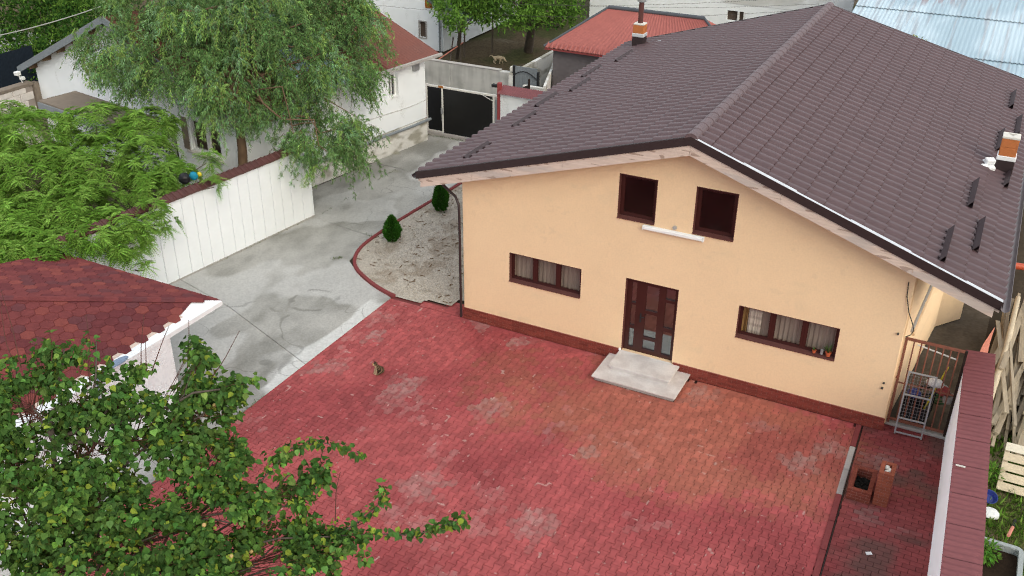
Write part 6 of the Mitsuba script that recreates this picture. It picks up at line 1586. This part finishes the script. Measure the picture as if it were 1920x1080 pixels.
# ------------------------------------------------------------------ animals: one continuous body each
import manifold3d as m3
def blob(bones, refine, smooth_it=6):
    """bones: ((p, r), (q, s)) hulls of two spheres, all added into one body and smoothed."""
    out = m3.Manifold()
    for (p, r0), (q, r1) in bones:
        a = m3.Manifold.sphere(r0, 20).translate(p); b = m3.Manifold.sphere(r1, 20).translate(q)
        out = out + m3.Manifold.batch_hull([a, b])
    out = out.refine_to_length(refine); mm = out.to_mesh()
    t = trimesh.Trimesh(np.array(mm.vert_properties[:, :3]), np.array(mm.tri_verts), process=True)
    trimesh.smoothing.filter_taubin(t, iterations=smooth_it)
    return t
def ear(base, tip, w, nrm):
    base, tip = np.array(base), np.array(tip); s = unit(np.cross(tip - base, nrm)) * w; n_ = np.array(nrm) * 0.008
    return [(base + s - n_, base - s - n_, tip, base + n_ * 1.2)]
# sitting tabby cat: local +y is where it looks
bon = [(((0, -0.075, 0.085), 0.088), ((0, 0.0, 0.16), 0.072)), (((0, 0.0, 0.16), 0.072), ((0, 0.045, 0.245), 0.052)), (((0, 0.045, 0.245), 0.05), ((0, 0.065, 0.30), 0.042)),
       (((0, 0.065, 0.315), 0.050), ((0, 0.095, 0.310), 0.042)), (((0, 0.10, 0.298), 0.026), ((0, 0.130, 0.292), 0.018)),
       (((0.038, 0.03, 0.20), 0.034), ((0.036, 0.075, 0.10), 0.022)), (((0.036, 0.075, 0.10), 0.022), ((0.034, 0.080, 0.02), 0.017)), (((0.034, 0.080, 0.018), 0.018), ((0.034, 0.115, 0.014), 0.015)),
       (((-0.038, 0.03, 0.20), 0.034), ((-0.036, 0.075, 0.10), 0.022)), (((-0.036, 0.075, 0.10), 0.022), ((-0.034, 0.080, 0.02), 0.017)), (((-0.034, 0.080, 0.018), 0.018), ((-0.034, 0.115, 0.014), 0.015)),
       (((0.075, -0.075, 0.085), 0.060), ((0.085, 0.015, 0.055), 0.042)), (((0.085, 0.015, 0.03), 0.026), ((0.080, 0.085, 0.018), 0.017)),
       (((-0.075, -0.075, 0.085), 0.060), ((-0.085, 0.015, 0.055), 0.042)), (((-0.085, 0.015, 0.03), 0.026), ((-0.080, 0.085, 0.018), 0.017)),
       (((0, -0.145, 0.035), 0.028), ((0.08, -0.165, 0.024), 0.022)), (((0.08, -0.165, 0.024), 0.022), ((0.145, -0.10, 0.022), 0.020)), (((0.145, -0.10, 0.022), 0.020), ((0.150, 0.0, 0.020), 0.016)),
       (((0.030, 0.060, 0.345), 0.020), ((0.040, 0.058, 0.385), 0.005)), (((-0.030, 0.060, 0.345), 0.020), ((-0.040, 0.058, 0.385), 0.005))]
cat = blob(bon, 0.009, 5)
cv = np.array(cat.vertices)
st_ = meshkit.fbm(cv * (9, 9, 9), 2)
stripe = 0.5 + 0.5 * np.sin(cv[:, 2] * 85 + cv[:, 1] * 60 + 6 * st_)
colr = np.where(stripe[:, None] > 0.55, np.array((0.030, 0.020, 0.013)), np.array((0.135, 0.092, 0.055)))
chest = np.clip((cv[:, 1] - 0.045 - 0.02 * st_) / 0.03, 0, 1) * np.clip((0.30 - cv[:, 2]) / 0.03, 0, 1) * (np.abs(cv[:, 0]) < 0.06)
muz = np.clip((cv[:, 1] - 0.112) / 0.012, 0, 1) * (cv[:, 2] > 0.25)
k_ = np.clip(chest + muz, 0, 1)[:, None]
colr = colr * (1 - k_) + np.array((0.42, 0.32, 0.21)) * k_
CATM = mv(-0.55, -3.46, 0.0) @ rot([0, 0, 1], 152) @ np.diag([0.98, 0.98, 0.95, 1])
CT = thing('cat', 'brown tabby cat with a pale chest sitting on the red paving', 'cat')
cat.apply_transform(CATM)
scene[CT + '__body'] = mikit.ply(cat, 'fur', smooth=True, color=colr)
for s in (-1, 1):
    e = trimesh.creation.icosphere(1); e.apply_scale(0.0085); e.apply_transform(CATM @ mv(s * 0.021, 0.131, 0.322)); put('eye', e, 'yellow_plastic', CT, smooth=True)
e = trimesh.creation.icosphere(1); e.apply_scale((0.008, 0.006, 0.006)); e.apply_transform(CATM @ mv(0, 0.148, 0.298)); put('nose', e, 'pink_pole', CT, smooth=True)
# pale dog walking with its nose down in the far yard: local +x is its front
bon = [(((-0.17, 0, 0.30), 0.085), ((0.15, 0, 0.31), 0.10)), (((0.15, 0, 0.31), 0.09), ((0.30, 0, 0.30), 0.058)), (((0.30, 0, 0.30), 0.056), ((0.36, 0, 0.23), 0.055)), (((0.36, 0, 0.22), 0.05), ((0.43, 0, 0.13), 0.028)),
       (((-0.23, 0, 0.34), 0.028), ((-0.36, 0, 0.40), 0.018)), (((-0.36, 0, 0.40), 0.018), ((-0.43, 0, 0.36), 0.012)),
       (((0.34, 0.045, 0.27), 0.022), ((0.33, 0.075, 0.20), 0.012)), (((0.34, -0.045, 0.27), 0.022), ((0.33, -0.075, 0.20), 0.012))]
for s in (-1, 1):
    f0 = 0.04 * s
    bon += [(((0.15, s * 0.06, 0.28), 0.05), ((0.16 + f0, s * 0.06, 0.15), 0.027)), (((0.16 + f0, s * 0.06, 0.15), 0.025), ((0.16 + f0 * 1.6, s * 0.06, 0.03), 0.020)), (((0.16 + f0 * 1.6, s * 0.06, 0.02), 0.02), ((0.19 + f0 * 1.6, s * 0.06, 0.016), 0.016)),
            (((-0.17, s * 0.055, 0.28), 0.060), ((-0.13 - f0, s * 0.06, 0.18), 0.034)), (((-0.13 - f0, s * 0.06, 0.18), 0.032), ((-0.20 - f0, s * 0.06, 0.11), 0.021)), (((-0.20 - f0, s * 0.06, 0.11), 0.021), ((-0.19 - f0, s * 0.06, 0.02), 0.018)), (((-0.19 - f0, s * 0.06, 0.018), 0.018), ((-0.155 - f0, s * 0.06, 0.014), 0.015))]
dog = blob(bon, 0.012, 5)
dv_ = np.array(dog.vertices)
dc = np.array((0.50, 0.41, 0.29)) * (0.8 + 0.4 * meshkit.fbm(dv_ * 7, 3))[:, None]
DM = mv(-11.5, 23.75, -0.12) @ rot([0, 0, 1], 18) @ np.diag([1.0, 1.0, 1.0, 1])
DGk = thing('dog', 'small cream dog walking nose down in the far dirt yard', 'dog')
dog.apply_transform(DM)
scene[DGk + '__body'] = mikit.ply(dog, 'fur', smooth=True, color=dc)
for s in (-1, 1):
    e = trimesh.creation.icosphere(1); e.apply_scale(0.010); e.apply_transform(DM @ mv(0.393, s * 0.036, 0.222)); put('eye', e, 'black_plastic', DGk, smooth=True)
e = trimesh.creation.icosphere(1); e.apply_scale(0.016); e.apply_transform(DM @ mv(0.452, 0, 0.115)); put('nose', e, 'black_plastic', DGk, smooth=True)
